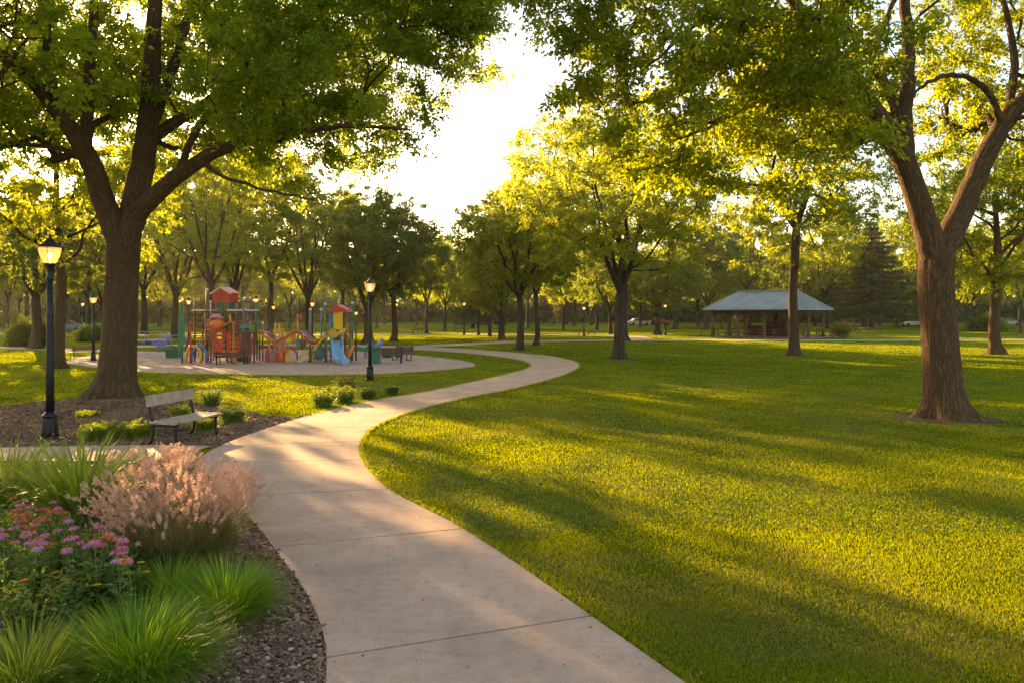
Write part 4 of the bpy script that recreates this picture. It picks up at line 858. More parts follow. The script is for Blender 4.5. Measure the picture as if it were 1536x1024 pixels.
def lamp_meshes():
    fl = lambda a: 1 + .07 * np.cos(a * 12)
    b = MB(); b.lathe([(.17, 0), (.17, .04), (.145, .06), (.145, .09)], n=24); b.lathe([(.128, .09), (.118, .20), (.112, .38), (.105, .44)], n=48, fn=fl); b.lathe([(.12, .44), (.125, .46), (.12, .485), (.09, .50), (.082, .53)], n=24)
    for k in range(4): a = k * math.pi / 2 + .6; b.lathe([(.016, .04), (.016, .065)], (math.cos(a) * .148, math.sin(a) * .148, 0), 6)
    p = MB(); p.lathe([(.066, .52), (.060, 1.3), (.052, 2.2), (.046, 2.86)], n=48, fn=lambda a: 1 + .05 * np.cos(a * 12)); p.lathe([(.06, 2.84), (.066, 2.865), (.06, 2.89), (.045, 2.92), (.05, 3.0), (.06, 3.06), (.088, 3.10), (.10, 3.12), (.10, 3.135)], n=24)
    g = MB(); g.lathe([(.088, 3.13), (.118, 3.17), (.155, 3.26), (.178, 3.35), (.186, 3.42)], n=24)
    c = MB(); c.lathe([(.20, 3.41), (.205, 3.425), (.19, 3.445), (.14, 3.475), (.095, 3.51), (.06, 3.555), (.035, 3.575), (.02, 3.59), (.03, 3.61), (.022, 3.63), (.004, 3.66)], n=24)
    for k in range(4): a = k * math.pi / 2 + .3; c.tube([(math.cos(a) * r * 1.03, math.sin(a) * r * 1.03, z) for r, z in ((.09, 3.13), (.155, 3.26), (.186, 3.42))], .006, 5)
    u = MB(); u.lathe([(.012, 3.13), (.014, 3.2), (.026, 3.235), (.036, 3.27), (.03, 3.31), (.008, 3.335)], n=12)
    return [('base', b.mesh('base', IRON, True)), ('pole', p.mesh('pole', IRON, True)), ('globe', g.mesh('globe', GLASS, True)), ('cap', c.mesh('cap', IRON, True)), ('bulb', u.mesh('bulb', BULB, True))]
LAMP = lamp_meshes(); lamp0 = None
for i, (px, py, sc, lb) in enumerate([(75, 662, .985, 'tall black lamp post with a lit amber globe beside the walkway and bench'), (555, 570, .95, 'lit lamp post standing on the grass between the path and the playground'),
        (140, 541, .88, 'lit lamp post seen just left of the great forked trunk'), (124, 503, 1.0, 'far lit lamp whose globe glows beside the nearer lamp left of the forked trunk'), (696, 502.5, .6 * 1.7, 'far lit lamp in the gap left of the round golden-green tree'),
        (876, 504.5, .75 * 1.15, 'far lamp post left of the vase-shaped tree'), (998, 503, .95, 'far lit lamp left of the pavilion beside the spreading tree'), (594, 509, .93, 'far lit lamp in front of the dark leaning tree right of the slide tower'),
        (283, 520, .93, 'lit lamp behind the left side of the red playground tower'), (384.5, 518, .98, 'lit lamp behind the right side of the red playground tower'), (468.5, 517, .9, 'lit lamp behind the playground bridge'), (534, 516, .7, 'short lit lamp right of the slide tower roof'),
        (410, 512, .85, 'far lit lamp beyond the start of the sagging bridge'), (200, 503, .8, 'faint far lamp just right of the great forked trunk')]):
    X, Y = gp(px, py)
    if lamp0 is None:
        lamp0 = thing('street_lamp', lb, 'street lamp', (X, Y, 0), 0, 'park lamp posts', sc)
        for nme, m in LAMP:
            link(nme, m, lamp0)
    else: dup(lamp0, (X, Y, 0), i * .7, lb, sc=sc)

# ================================================================== BENCHES
WOODG = paint('weathered_wood', (.36, .27, .215), .75, var=.25, scale=5, bmp=.4); WOODB = paint('brown_wood', (.12, .055, .032), .6, var=.35, scale=6, bmp=.3)
GREENP = paint('green_plastic', (.012, .13, .085), .45, var=.2, scale=5)
def board(mb, a, b, wd, th): mb.beam(a, b, wd, th)
X, Y = -5.72, 13.42; ang = math.atan2(.98, .19)      # bench length runs away from the camera; its seat faces the path
t = thing('park_bench', 'wooden bench with dark iron legs facing the path at the mulch edge', 'bench', (X, Y, 0), ang)
for i, x in enumerate((-.58, .58)):   # local x along the length, local -y = front
    m = MB(); m.tube([(x, .30, 0), (x, .22, .12), (x, .20, .30), (x, .23, .44), (x, .27, .62), (x, .33, .83)], [.026, .024, .026, .026, .024, .022], 8)
    m.tube([(x, -.27, 0), (x, -.225, .12), (x, -.215, .28), (x, -.24, .385)], [.028, .024, .026, .03], 8); m.box((x, -.02, .355), (.05, .46, .05)); m.tube([(x, -.235, .375), (x, -.26, .395), (x, -.285, .39)], .022, 8)
    m.box((x, .305, .01), (.07, .09, .02)); m.box((x, -.275, .01), (.07, .09, .02)); m.tube([(x, .335, .80), (x, .355, .86)], [.024, .018], 8); m.tube([(x, .25, .55), (x, .31, .55), (x, .37, .50)], [.016, .014, .01], 6); m.build('leg', IRON, t, True)
m = MB(); [m.box((0, y, .395 + .004 * k), (1.42, .105, .032)) for k, y in enumerate((-.23, -.11, .01, .13))]; m.build('seat', WOODG, t)
m = MB(); m.box((0, .285, .755), (1.30, .03, .19), rx=-.16); m.build('backrest', WOODG, t)
m = MB(); m.tube([(-.56, .0, .335), (.56, .0, .335)], .012, 6); m.build('stretcher', IRON, t, True)

def small_bench(name, label, px, py, ln, rz, mat=WOODB, face=1, sh=1.):
    X, Y = gp(px, py); t = thing(name, label, 'bench', (X, Y, 0), rz, None, (1, 1, sh))
    for x in (-ln / 2 + .12, ln / 2 - .12):
        m = MB(); m.tube([(x, .22, 0), (x, .20, .42), (x, .30, .82)], .025, 6); m.tube([(x, -.24, 0), (x, -.22, .40)], .025, 6); m.box((x, 0, .39), (.05, .46, .04)); m.tube([(x, -.24, .02), (x, .22, .02)], .02, 6); m.build('leg', IRON, t, True)
    m = MB(); [m.box((0, y, .425), (ln, .09, .03)) for y in (-.2, -.09, .02, .13)]; m.build('seat', mat, t)
    m = MB(); [m.box((0, .22 + .03 * k, .52 + .10 * k), (ln, .025, .085), rx=-.22) for k in range(3)]; m.build('backrest', mat, t); return t
small_bench('park_bench', 'brown slatted bench in front of the red playground tower, seen from behind', 348, 545.5, 1.45, math.pi + .05, sh=.72)
small_bench('park_bench', 'long dark brown bench at the right end of the playground', 585, 544.5, 1.25, .06, sh=.9); small_bench('park_bench', 'second dark bench at the far right, turned slightly from the long one', 603, 540, 1.0, -.35, sh=.85)
small_bench('park_bench', 'dark bench by the left playground posts behind the green planter', 288, 533.5, .8, .1, sh=.8); small_bench('park_bench', 'dark bench left of the playground at the end of the left path', 124, 536.5, 1.2, .2, sh=.7)
def planter(label, px, py, w_, h, plant, seed, mat=GREENP):
    X, Y = gp(px, py); t = thing('planter_box', label, 'planter', (X, Y, 0), .1 * seed)
    m = MB(); m.box((0, 0, h / 2), (w_, w_ * .7, h), taper=1.12); m.box((0, 0, h - .02), (w_ * 1.18, w_ * .86, .05), taper=1.0); m.build('box', mat, t)
    rng = np.random.default_rng(seed); n = int(900 * plant); P = rng.normal(size=(n, 3)) * np.array((w_ * .32, w_ * .25, plant * .22)); P[:, 2] = h + np.abs(P[:, 2]) + .02; m = MB()
    leaf_quads(m, P, runit(rng, n), np.array((0, 0, 1.)) + runit(rng, n), rng.uniform(.05, .11, n), .45); m.build('foliage', G_TAN if seed % 2 else LEAF_S, t); return t
planter('teal planter box with a bushy pale plant at the right end of the front bench', 364, 541.5, .42, .50, .8, 1)
planter('green planter box near the left end of the playground surface', 260, 536.5, .62, .46, .35, 2)
planter('green planter box left of the long bench at the right end of the playground', 564, 545, .36, .62, .2, 3)
def barrel(label, px, py, r, h, mat):   # lying round play seats and bins
    X, Y = gp(px, py); t = thing('play_barrel', label, 'play equipment', (X, Y, 0), .3); m = MB(); P = [(r * .8, 0), (r, h * .2), (r * 1.06, h * .5), (r, h * .8), (r * .8, h)]; m.lathe(P, n=16); m.build('drum', mat, t, True)
    m = MB(); m.lathe([(r * 1.1, h * .18), (r * 1.1, h * .26)], n=16); m.lathe([(r * 1.1, h * .74), (r * 1.1, h * .82)], n=16); m.build('hoop', IRON, t, True)
barrel('round green play seat behind the long bench, left one', 580, 536, .26, .52, GREENP); barrel('round green play seat behind the long bench, right one', 598, 535, .24, .50, GREENP)

# ================================================================== PLAYGROUND
def pl(name, col, rough=.4): return paint(name, col, rough, 0, .15, 3, .05, .5)
C = dict(red=pl('play_red', (.58, .032, .016)), dred=pl('play_dark_red', (.16, .02, .018)), org=pl('play_orange', (.78, .19, .015)), yel=pl('play_yellow', (.78, .46, .02)), grn=pl('play_green', (.02, .16, .07)), teal=pl('play_teal', (.02, .20, .20)),
         blue=pl('play_blue', (.07, .22, .55)), sky=pl('play_sky_blue', (.25, .50, .72)), brn=pl('play_brown', (.20, .075, .035)), wht=pl('play_white', (.70, .66, .62)), gry=pl('play_gray', (.16, .17, .17)), pur=pl('play_purple', (.14, .13, .45)), pink=pl('play_pink', (.70, .25, .25)))
Y0 = 36.2; S_ = Y0 / F
def w3(px, py, cx): return ((px - cx) * S_, H + (HZ - py) * S_)
def playposts(root, rows, cx, Yd):
    for px, yt, col, d, cap in rows:
        x, z = w3(px, yt, cx); m = MB(); m.tube([(x, d, 0), (x, d, z)], .042, 10); p = m.build('post', C[col], root, True)
        if cap: m = MB(); m.ball((x, d, z + .05), .075, 10); m.build('cap', C[cap], p, True)
PX = 338; Xp = pp(PX, Y0)
T1 = thing('playground_tower', 'red and brown play tower with a gabled red roof and tall capped posts', 'play structure', (Xp, Y0, 0))
playposts(T1, [(306, 466, 'brn', .2, None), (315, 466, 'dred', -.2, None), (323, 466, 'brn', -1.1, None), (346, 466, 'dred', .9, None), (357, 466, 'brn', -.9, None), (369, 466, 'brn', -.1, 'wht'), (373, 480, 'teal', .2, None), (382, 484, 'brn', .7, None), (299, 484, 'brn', .4, None), (390, 486, 'gry', .4, 'wht'), (291, 455, 'grn', -1.3, 'pink'), (296, 452, 'dred', -.3, 'pink'), (303, 487, 'red', -1.3, 'red'), (309, 487, 'red', .9, None), (312, 448, 'brn', 1.0, 'wht'), (319, 437, 'brn', -.7, 'wht'), (329, 452, 'gry', -1.0, None), (333, 452, 'brn', .6, None), (350, 452, 'brn', -.7, None),
    (352, 452, 'brn', .6, None), (365, 448, 'brn', 1.0, 'wht'), (364, 485, 'org', -1.2, 'org'), (378, 451, 'gry', -1.1, 'wht'), (377, 452, 'grn', .8, None), (386, 498, 'dred', -1.3, None), (395, 499, 'dred', -1.3, None), (301, 452, 'gry', .8, None), (342, 450, 'gry', 1.1, None)], PX, Y0)
# main roof
m = MB(); x0, ze = w3(325.5, 441, PX); x1, _ = w3(351, 441, PX); _, za = w3(338, 433, PX); _, zb = w3(338, 453, PX); m.prism([(x0, zb), (x1, zb), (x1, ze), (0, za), (x0, ze)], 1.15); roof = m.build('roof', C['red'], T1)
m = MB(); m.beam((x0 - .10, -.62, ze - .02), (0, -.62, za + .04), .07, .06); m.beam((0, -.62, za + .04), (x1 + .10, -.62, ze - .02), .07, .06); m.build('trim', C['wht'], roof); m = MB(); m.beam((x0 - .08, 0, ze + .02), (0, 0, za + .06), 1.22, .035); m.beam((0, 0, za + .06), (x1 + .08, 0, ze + .02), 1.22, .035); m.build('roof_slope', C['red'], roof)
m = MB(); m.tube([(0, 0, za), (0, 0, za + .24)], .025, 6); m.ball((0, 0, za + .28), .07); m.build('finial', C['gry'], roof, True)
m = MB(); m.box((0.02, -.6, (zb + ze) / 2), (.02, .03, ze - zb + .06)); m.build('seam', C['brn'], roof)
for a, b, y, d, dp in ((300, 319, 465.5, 0, 1.9), (351, 378, 465.5, 0, 1.9)):
    xa, z = w3(a, y, PX); xb, _ = w3(b, y, PX); m = MB(); m.box(((xa + xb) / 2, d, z), (xb - xa, dp, .07)); m.build('canopy', C['wht'], T1)
for a, b in ((312, 320), (351, 365)):
    xa, z = w3(a, 453, PX); xb, _ = w3(b, 453, PX); m = MB(); m.box(((xa + xb) / 2, .5, z), (xb - xa, 1.0, .09)); m.build('canopy', C['dred'], T1)
# walls and panels
def panel(root, a, b, yt, yb, col, d=-.7, th=.05, holes=None, name='panel', rz=0):
    xa, zt = w3(a, yt, PXc[0]); xb, zb_ = w3(b, yb, PXc[0]); m = MB(); wdt = xb - xa
    if holes:   # frame with a window
        hx0, hx1, hz0, hz1 = xa + wdt * holes[0], xa + wdt * holes[1], zb_ + (zt - zb_) * holes[2], zb_ + (zt - zb_) * holes[3]
        for cx0, cx1, cz0, cz1 in ((xa, hx0, zb_, zt), (hx1, xb, zb_, zt), (hx0, hx1, zb_, hz0), (hx0, hx1, hz1, zt)): m.box(((cx0 + cx1) / 2, d, (cz0 + cz1) / 2), (cx1 - cx0, th, cz1 - cz0))
    else: m.box(((xa + xb) / 2, d, (zt + zb_) / 2), (wdt, th, zt - zb_), rz=rz)
    return m.build(name, C[col], root)
PXc = [PX]
for args in [(331, 338, 456, 470, 'grn', -.2), (340, 349, 454, 471, 'grn', .3), (321, 328, 479, 495, 'yel', -.95), (320, 329, 509, 531, 'yel', -.6), (331, 346, 509, 529, 'red', -.95), (331, 349, 494, 510, 'red', -.9, .05, (.28, .7, .15, .85)), (347, 351, 480, 530, 'dred', -.8),
             (373, 384, 486, 492, 'teal', -1.15), (367, 372, 484, 508, 'teal', -.5), (372, 377, 492, 510, 'grn', -.3), (306, 312, 466, 492, 'gry', .6), (314, 318, 466, 492, 'grn', .4), (321, 327, 454, 466, 'grn', .5), (355, 361, 466, 480, 'brn', .4), (352, 358, 498, 530, 'red', -1.0), (364, 370, 506, 530, 'red', -.9), (299, 304, 508, 531, 'dred', -1.0), (313, 318, 497, 506, 'org', -.3)]: panel(T1, *args)
# leaf-shaped green climbing sail at the left post
xl, z1 = w3(291, 456, PX); m = MB(); m.prism([(xl - .02, z1), (xl + .10, z1 - .5), (xl + .16, z1 - 1.2), (xl + .02, z1 - 1.9), (xl - .14, z1 - 2.3), (xl - .16, z1 - 1.4), (xl - .14, z1 - .6)], .05, (0, -1.36, 0)); m.build('climbing_sail', C['grn'], T1)
for (a_, b_, y_) in ((300, 319, 480), (300, 319, 492), (351, 378, 477), (351, 378, 490), (312, 330, 505), (346, 365, 512)):   # upper railings with balusters
    xa, z = w3(a_, y_, PX); xb, _ = w3(b_, y_, PX); m = MB(); m.tube([(xa, -.85, z), (xb, -.85, z)], .02, 6); m.tube([(xa, -.85, z - .34), (xb, -.85, z - .34)], .02, 6)
    for x_ in np.linspace(xa, xb, 8): m.tube([(x_, -.85, z - .34), (x_, -.85, z)], .012, 5)
    m.build('railing', C['brn'] if y_ % 2 else C['dred'], T1, True)
# bubble drum, cap, horn
m = MB(); xo, zo = w3(341, 486, PX); m.tube([(xo, -1.5, zo), (xo, -.9, zo)], [.20, .27], 16); m.ball((xo - .02, -1.45, zo), .21, 14); m.build('bubble_drum', C['org'], T1, True)
m = MB(); xo, zo = w3(338, 475.5, PX); m.lathe([(.28, -.04), (.27, .0), (.2, .05), (.18, .12), (.19, .15)], (xo, -1.1, zo), 16); m.build('drum_cap', C['pink'], T1, True)
m = MB(); xo, zo = w3(325, 486, PX); m.ball((xo, -1.0, zo), .13, 12, 1.5); m.build('face_panel', C['org'], T1, True)
m = MB(); xo, zo = w3(354, 485, PX); m.tube([(xo - .45, -1.1, zo - .08), (xo - .1, -1.12, zo - .06), (xo + .15, -1.1, zo + .1), (xo + .1, -1.1, zo + .4)], .045, 8); m.build('climbing_bar', C['yel'], T1, True)
# decks, bars, slats
m = MB(); m.box((0, -.05, 1.22), (.85, 1.3, .07)); m.box((-.85, -.05, 1.0), (.85, 1.7, .07)); m.box((.85, -.05, 1.0), (.9, 1.7, .07)); m.box((0, 0, 2.0), (.8, 1.2, .05)); m.build('deck', C['brn'], T1)
for a, b, y in ((293, 330, 497), (291, 303, 485), (352, 386, 484), (364, 395, 481), (352, 378, 497)):
    xa, z = w3(a, y, PX); xb, _ = w3(b, y, PX); m = MB(); m.tube([(xa, -1.15, z), (xb, -1.15, z)], .022, 6); m.build('handrail', C['brn'], T1, True)
xa, zt = w3(377, 498, PX); xb, zb = w3(397, 529, PX); m = MB(); [m.box((x, -1.35, (zt + zb) / 2), (.055, .04, zt - zb)) for x in np.linspace(xa, xb, 8)]; m.box(((xa + xb) / 2, -1.33, zt), (xb - xa, .05, .08)); m.build('slat_wall', C['dred'], T1)
for k, (a, col) in enumerate(((306, 'yel'), (314, 'blue'))):   # hoop tunnels at the foot
    xa, _ = w3(a, 520, PX); m = MB(); m.tube([(xa - .35, -1.2, 0), (xa - .33, -1.2, .45), (xa - .15, -1.2, .75), (xa + .15, -1.2, .78), (xa + .34, -1.2, .5), (xa + .36, -1.2, 0)], .07, 8); m.build('hoop', C[col], T1, True)
m = MB(); [m.beam((.60 + .02 * k, -1.3 - .0 * k, .15 + .2 * k), (1.0 + .02 * k, -1.3, .15 + .2 * k), .05, .04) for k in range(6)]; m.build('ladder', C['org'], T1)
# sagging bridge
BX = 425; Xb = pp(BX, Y0)
T2 = thing('play_bridge', 'wavy striped play bridge between the red tower and the slide tower', 'play structure', (Xb, Y0, 0))
def rib(pts, wdt, col, name, th=.05, d=0, n=6, root=None, cx=BX):
    P = np.array([(w3(a, b, cx)[0], d, w3(a, b, cx)[1]) for a, b in pts]); P = catmull(P, n); m = MB()
    for o in (-wdt / 2,): m.add(np.concatenate([P + (0, -wdt / 2, 0), P + (0, wdt / 2, 0), P + (0, wdt / 2, -th), P + (0, -wdt / 2, -th)]), [(j * len(P) + i, j * len(P) + i + 1, ((j + 1) % 4) * len(P) + i + 1, ((j + 1) % 4) * len(P) + i) for i in range(len(P) - 1) for j in range(4)])
    return m.build(name, C[col], root or T2, True)
W1 = [(393, 497), (402, 499), (410, 507), (418, 512), (428, 507), (438, 501), (447, 496), (456, 498), (464, 505), (474, 513), (484, 508), (494, 499), (500, 493)]
rib(W1, .9, 'brn', 'walkway', .035); rib([(a, b - 2.2) for a, b in W1], .09, 'pink', 'rail', .045, -.6); rib([(a, b + 1.6) for a, b in W1], .07, 'red', 'rail', .05, -.62); rib([(a, b + 3.6) for a, b in W1], .06, 'yel', 'rail', .035, -.6); rib([(a, b - 2) for a, b in W1], .09, 'brn', 'rail', .045, .6)
playposts(T2, [(401, 500, 'yel', .3, None), (408, 489, 'yel', .5, 'yel'), (414, 489, 'yel', .5, 'yel'), (426, 492, 'org', -.4, None), (429, 492, 'org', -.4, None), (445, 476, 'org', .2, 'pink'), (451, 476, 'brn', .2, None), (458, 466, 'gry', .9, 'wht'), (475, 466, 'teal', .9, 'wht'), (491, 458, 'grn', -.4, 'wht')], BX, Y0)
PXc = [BX]
for args in [(434, 441, 498, 513, 'yel', -.55), (441, 448, 496, 513, 'org', -.5), (449, 455, 507, 517, 'teal', -.6), (455, 463, 508, 519, 'dred', -.5), (405, 416, 494, 502, 'yel', .5), (420, 434, 511, 519, 'pink', -.4), (464, 476, 508, 514, 'org', -.4)]: panel(T2, *args, rz=.2)
xo, zo = w3(448, 476, BX); m = MB(); m.tube([(xo - .10, .2, zo - .3), (xo - .07, .2, zo), (xo, .2, zo + .1), (xo + .07, .2, zo), (xo + .10, .2, zo - .3)], .04, 8); m.build('arch', C['org'], T2, True)
for k, (a, yy, r, col) in enumerate(((442, 518, .28, 'red'), (480, 517, .22, 'teal'), (425, 520, .2, 'org'), (465, 521, .17, 'yel'))):
    xo, _ = w3(a, 520, BX); m = MB(); m.tube([(xo + math.cos(q) * r * 1.2, -.7 - .1 * k, max(.0, .12 + math.sin(q) * r * 1.9)) for q in np.linspace(0, math.pi, 9)], .04, 8); m.build('crawl_hoop', C[col], T2, True)
xo, zo = w3(481, 519, BX); m = MB(); m.ball((xo, -.4, .42), .34, 14); m.build('play_ball', C['gry'], T2, True)
for a, col in ((404, 'red'), (412, 'blue'), (418, 'red'), (434, 'yel'), (453, 'wht'), (469, 'dred')):
    xo, _ = w3(a, 520, BX); m = MB(); m.box((xo, -.3, .28), (.26, .3, .56), taper=.7, rz=.4); m.build('stepping_pod', C[col], T2)
# slide tower
SX = 511; Xs = pp(SX, Y0); PXc = [SX]
T3 = thing('slide_tower', 'play tower with a curved red roof, yellow wall and blue and orange slides', 'play structure', (Xs, Y0, 0))
playposts(T3, [(500, 463, 'blue', -.5, None), (497, 475, 'gry', .7, None), (524, 456, 'grn', .7, 'wht'), (521, 464, 'brn', -.5, None), (526, 480, 'dred', -.1, None), (530, 480, 'dred', .6, None), (499, 500, 'gry', -1.2, None), (520, 500, 'gry', -1.2, None), (532, 500, 'grn', -.9, None)], SX, Y0)
P = [w3(a, b, SX) for a, b in ((496, 468), (501, 463), (506, 459), (509.5, 457), (514, 460), (523, 464), (525, 468), (516, 468), (508, 469.5), (503, 468))]; m = MB(); m.prism(P, 1.3); rf = m.build('roof', C['red'], T3)
xo, zo = w3(508, 458, SX); m = MB(); m.tube([(xo, 0, zo - .1), (xo, 0, zo + .22)], .02, 6); m.ball((xo, 0, zo + .13), .06); m.ball((xo, 0, zo + .26), .04); m.build('finial', C['wht'], rf, True)
for args in [(504, 518, 468.5, 494, 'yel', -.55), (500, 504, 469, 492, 'blue', -.45), (518, 521, 469, 494, 'dred', -.5), (503, 513, 511, 527, 'yel', -.1), (503, 511, 506, 514, 'teal', .3), (503, 518, 526, 531, 'org', -.6)]: panel(T3, *args)
m = MB(); m.box((0, 0, 1.2), (.8, 1.2, .07)); m.build('deck', C['brn'], T3)
def chute(pts, col, r, name):
    P = catmull(np.array(pts, float), 6); T = nrm(np.gradient(P, axis=0)); sd = nrm(np.cross(T, (0, 0, 1.))); up = np.cross(sd, T); A = np.linspace(math.pi * .98, math.pi * 2.02, 9); m = MB(); k = len(A); out = []
    for rr in (r, r * .88): out.append(P[:, None] + sd[:, None] * (np.cos(A) * rr)[None, :, None] + up[:, None] * (np.sin(A) * rr)[None, :, None])
    V = np.concatenate([o.reshape(-1, 3) for o in out]); n_ = len(P); Q = []
    for i in range(n_ - 1):
        for j in range(k - 1):
            Q += [(i * k + j, i * k + j + 1, (i + 1) * k + j + 1, (i + 1) * k + j), (n_ * k + i * k + j, n_ * k + (i + 1) * k + j, n_ * k + (i + 1) * k + j + 1, n_ * k + i * k + j + 1)]
        for j in (0, k - 1): Q.append((i * k + j, (i + 1) * k + j, n_ * k + (i + 1) * k + j, n_ * k + i * k + j))
    m.add(V, Q); return m.build(name, C[col], T3, True)
chute([(-.05, -.5, 1.35), (.05, -1.0, 1.2), (.15, -1.4, .85), (.3, -1.8, .45), (.5, -2.1, .25), (.72, -2.3, .22)], 'sky', .27, 'straight_slide')
chute([(.1, -.55, 1.55), (.0, -.85, 1.5), (-.12, -1.1, 1.35)], 'yel', .30, 'slide_mouth')
m = MB(); m.tube(catmull([(.3, -.4, 1.25), (.5, -.5, 1.1), (.62, -.7, .8), (.62, -.9, .5), (.5, -1.0, .25)], 5), .12, 12, False); m.build('tube_slide', C['org'], T3, True)
m = MB(); m.tube(catmull([(-.35, -.6, 1.3), (-.65, -.7, 1.1), (-.9, -.7, .8), (-1.1, -.7, .4), (-1.15, -.7, 0)], 5), .05, 8); m.build('climbing_rail', C['yel'], T3, True)
for z in (.12, .33, .55): m = MB(); m.tube([(-.4, -1.2, z), (.28, -1.2, z), (.66, -.9, z)], .02, 6); m.build('rail', C['gry'], T3, True)
# small pieces around
def spring_rider(px, py, col, label):
    X, Y = gp(px, py); t = thing('spring_rider', label, 'play equipment', (X, Y, 0), .5); m = MB(); m.tube([(math.cos(q) * .09, math.sin(q) * .09, q * .012) for q in np.linspace(0, 30, 60)], .014, 5); m.build('spring', C['gry'], t, True)
    m = MB(); m.prism([(-.42, .40), (.30, .36), (.45, .62), (.50, .85), (.34, .88), (.22, .62), (-.1, .55), (-.35, .62), (-.48, .60)], .16); m.build('body', C[col], t); m = MB(); m.tube([(.28, -.2, .70), (.28, .2, .70)], .018, 6); m.build('handle', C['wht'], t, True)
for i, (px, py, col, lb) in enumerate(((402, 534, 'red', 'small red spring rider under the start of the bridge'), (417, 533, 'blue', 'small blue spring rider beside the red one'), (240, 528, 'pur', 'violet spring rider behind the left green planter'), (548, 537, 'grn', 'green spring rider just left of the second lamp post'), (562, 532, 'blue', 'blue spring rider just right of the second lamp post'))): spring_rider(px, py, col, lb)
def merry(px, py, col, label, r=1.2):
    X, Y = gp(px, py); t = thing('merry_go_round', label, 'play equipment', (X, Y, 0)); m = MB(); m.lathe([(r, .25), (r * 1.03, .29), (r, .33), (.1, .35)], n=24); m.lathe([(.25, 0), (.2, .26)], n=12); m.build('platform', C[col], t)
    for k in range(5): a = k * 1.256; m = MB(); m.tube([(math.cos(a) * r * .9, math.sin(a) * r * .9, .33), (math.cos(a) * r * .9, math.sin(a) * r * .9, .85), (math.cos(a) * r * .3, math.sin(a) * r * .3, .95), (0, 0, .9)], .022, 6); m.build('handrail', C['blue'], t, True)
merry(222, 516.5, 'pur', 'low violet-blue merry-go-round on the grass left of the tower', 1.7); merry(259, 526, 'pur', 'violet-blue topped round platform behind the left green planter', .95)

# ================================================================== PAVILION
ROOFM, t_, out_ = newmat('standing_seam_metal'); p_ = N(t_, 'ShaderNodeBsdfPrincipled'); p_.inputs['Metallic'].default_value = .15; p_.inputs['Roughness'].default_value = .5
t_.links.new(ramp(t_, noise(t_, coords(t_), .9, 5, .65), [(.3, (.22, .25, .22)), (.7, (.38, .39, .34))]), p_.inputs['Base Color']); t_.links.new(p_.outputs[0], out_.inputs[0])
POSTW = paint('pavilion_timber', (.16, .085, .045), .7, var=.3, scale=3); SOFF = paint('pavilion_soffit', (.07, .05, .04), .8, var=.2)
PVX, PVY = pp(1195, 69), 69; a = math.radians(45); u = np.array((-math.cos(a), math.sin(a), 0)); v = np.array((math.sin(a), math.cos(a), 0)); LX, LY = 9.6, 8.0
cx_, cy_ = (np.array((PVX, PVY, 0)) + u * LX / 2 + v * LY / 2)[:2]
PV = thing('pavilion', 'open picnic pavilion with a blue-gray hipped metal roof on timber posts', 'pavilion', (cx_, cy_, 0))
def lc(i, j, z): q = u * i + v * j; return np.array((q[0], q[1], z))
ez, rz_, oh = 2.72, 4.5, 0
hx, hy, rd = LX / 2, LY / 2, 3.0
m = MB(); c4 = [lc(-hx, -hy, ez), lc(hx, -hy, ez), lc(hx, hy, ez), lc(-hx, hy, ez)]; r2 = [lc(-rd, 0, rz_), lc(rd, 0, rz_)]
V = c4 + r2 + [q - (0, 0, .10) for q in c4]; m.add(V, [(0, 1, 5, 4), (2, 3, 4, 5), (0, 6, 7, 1), (1, 7, 8, 2), (2, 8, 9, 3), (3, 9, 6, 0), (9, 8, 7, 6)], [(1, 2, 5), (3, 0, 4)]); rf = m.build('roof', ROOFM, PV)
m = MB()
for sgn in (-1, 1):      # raised seams
    for x in np.linspace(-hx + .15, hx - .15, 30):
        k = 1.0 if abs(x) <= rd else (hx - abs(x)) / (hx - rd); aa, bb = lc(x, sgn * hy, ez + .02), lc(x, sgn * hy * (1 - k), ez + (rz_ - ez) * k + .02); m.beam(aa, bb, .05, .05)
    for y in np.linspace(-hy + .15, hy - .15, 26):
        k = 1 - abs(y) / hy; m.beam(lc(sgn * hx, y, ez + .02), lc(sgn * (hx - (hx - rd) * k), y, ez + (rz_ - ez) * k + .02), .05, .05)
m.build('seam', ROOFM, rf)
m = MB(); m.beam(lc(-rd - .1, 0, rz_ + .02), lc(rd + .1, 0, rz_ + .02), .5, .16)
for sx in (-1, 1):
    for sy in (-1, 1): m.tube([lc(sx * hx, sy * hy, ez + .02), lc(sx * rd, 0, rz_ + .02)], .05, 6)
m.build('ridge_cap', ROOFM, rf)
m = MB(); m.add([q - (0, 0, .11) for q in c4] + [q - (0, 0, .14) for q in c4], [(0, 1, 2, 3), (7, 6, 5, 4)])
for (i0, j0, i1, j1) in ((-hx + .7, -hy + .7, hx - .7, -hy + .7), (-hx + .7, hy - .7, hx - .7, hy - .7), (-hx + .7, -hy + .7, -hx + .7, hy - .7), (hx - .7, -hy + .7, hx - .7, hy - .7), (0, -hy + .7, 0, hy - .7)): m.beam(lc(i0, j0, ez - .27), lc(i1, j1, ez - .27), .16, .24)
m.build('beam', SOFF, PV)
for i in (-hx + .7, -1.35, 1.35, hx - .7):
    for j in (-hy + .7, 0, hy - .7):
        if j == 0 and abs(i) < 2: continue
        big = (i < -4 and j < -3); w2 = .30 if big else .20
        m = MB(); q = lc(i, j, 0); m.box((q[0], q[1], 1.28), (w2, w2, 2.5), rz=a); m.box((q[0], q[1], .12), (w2 + .12, w2 + .12, .24), rz=a); po = m.build('post', POSTW, PV)
        m = MB()
        for dv in (u, -u, v, -v): m.beam(q + (0, 0, 2.0) + dv * w2 * .4, q + (0, 0, 2.45) + dv * .5, .09, .09)
        m.build('brace', POSTW, po)
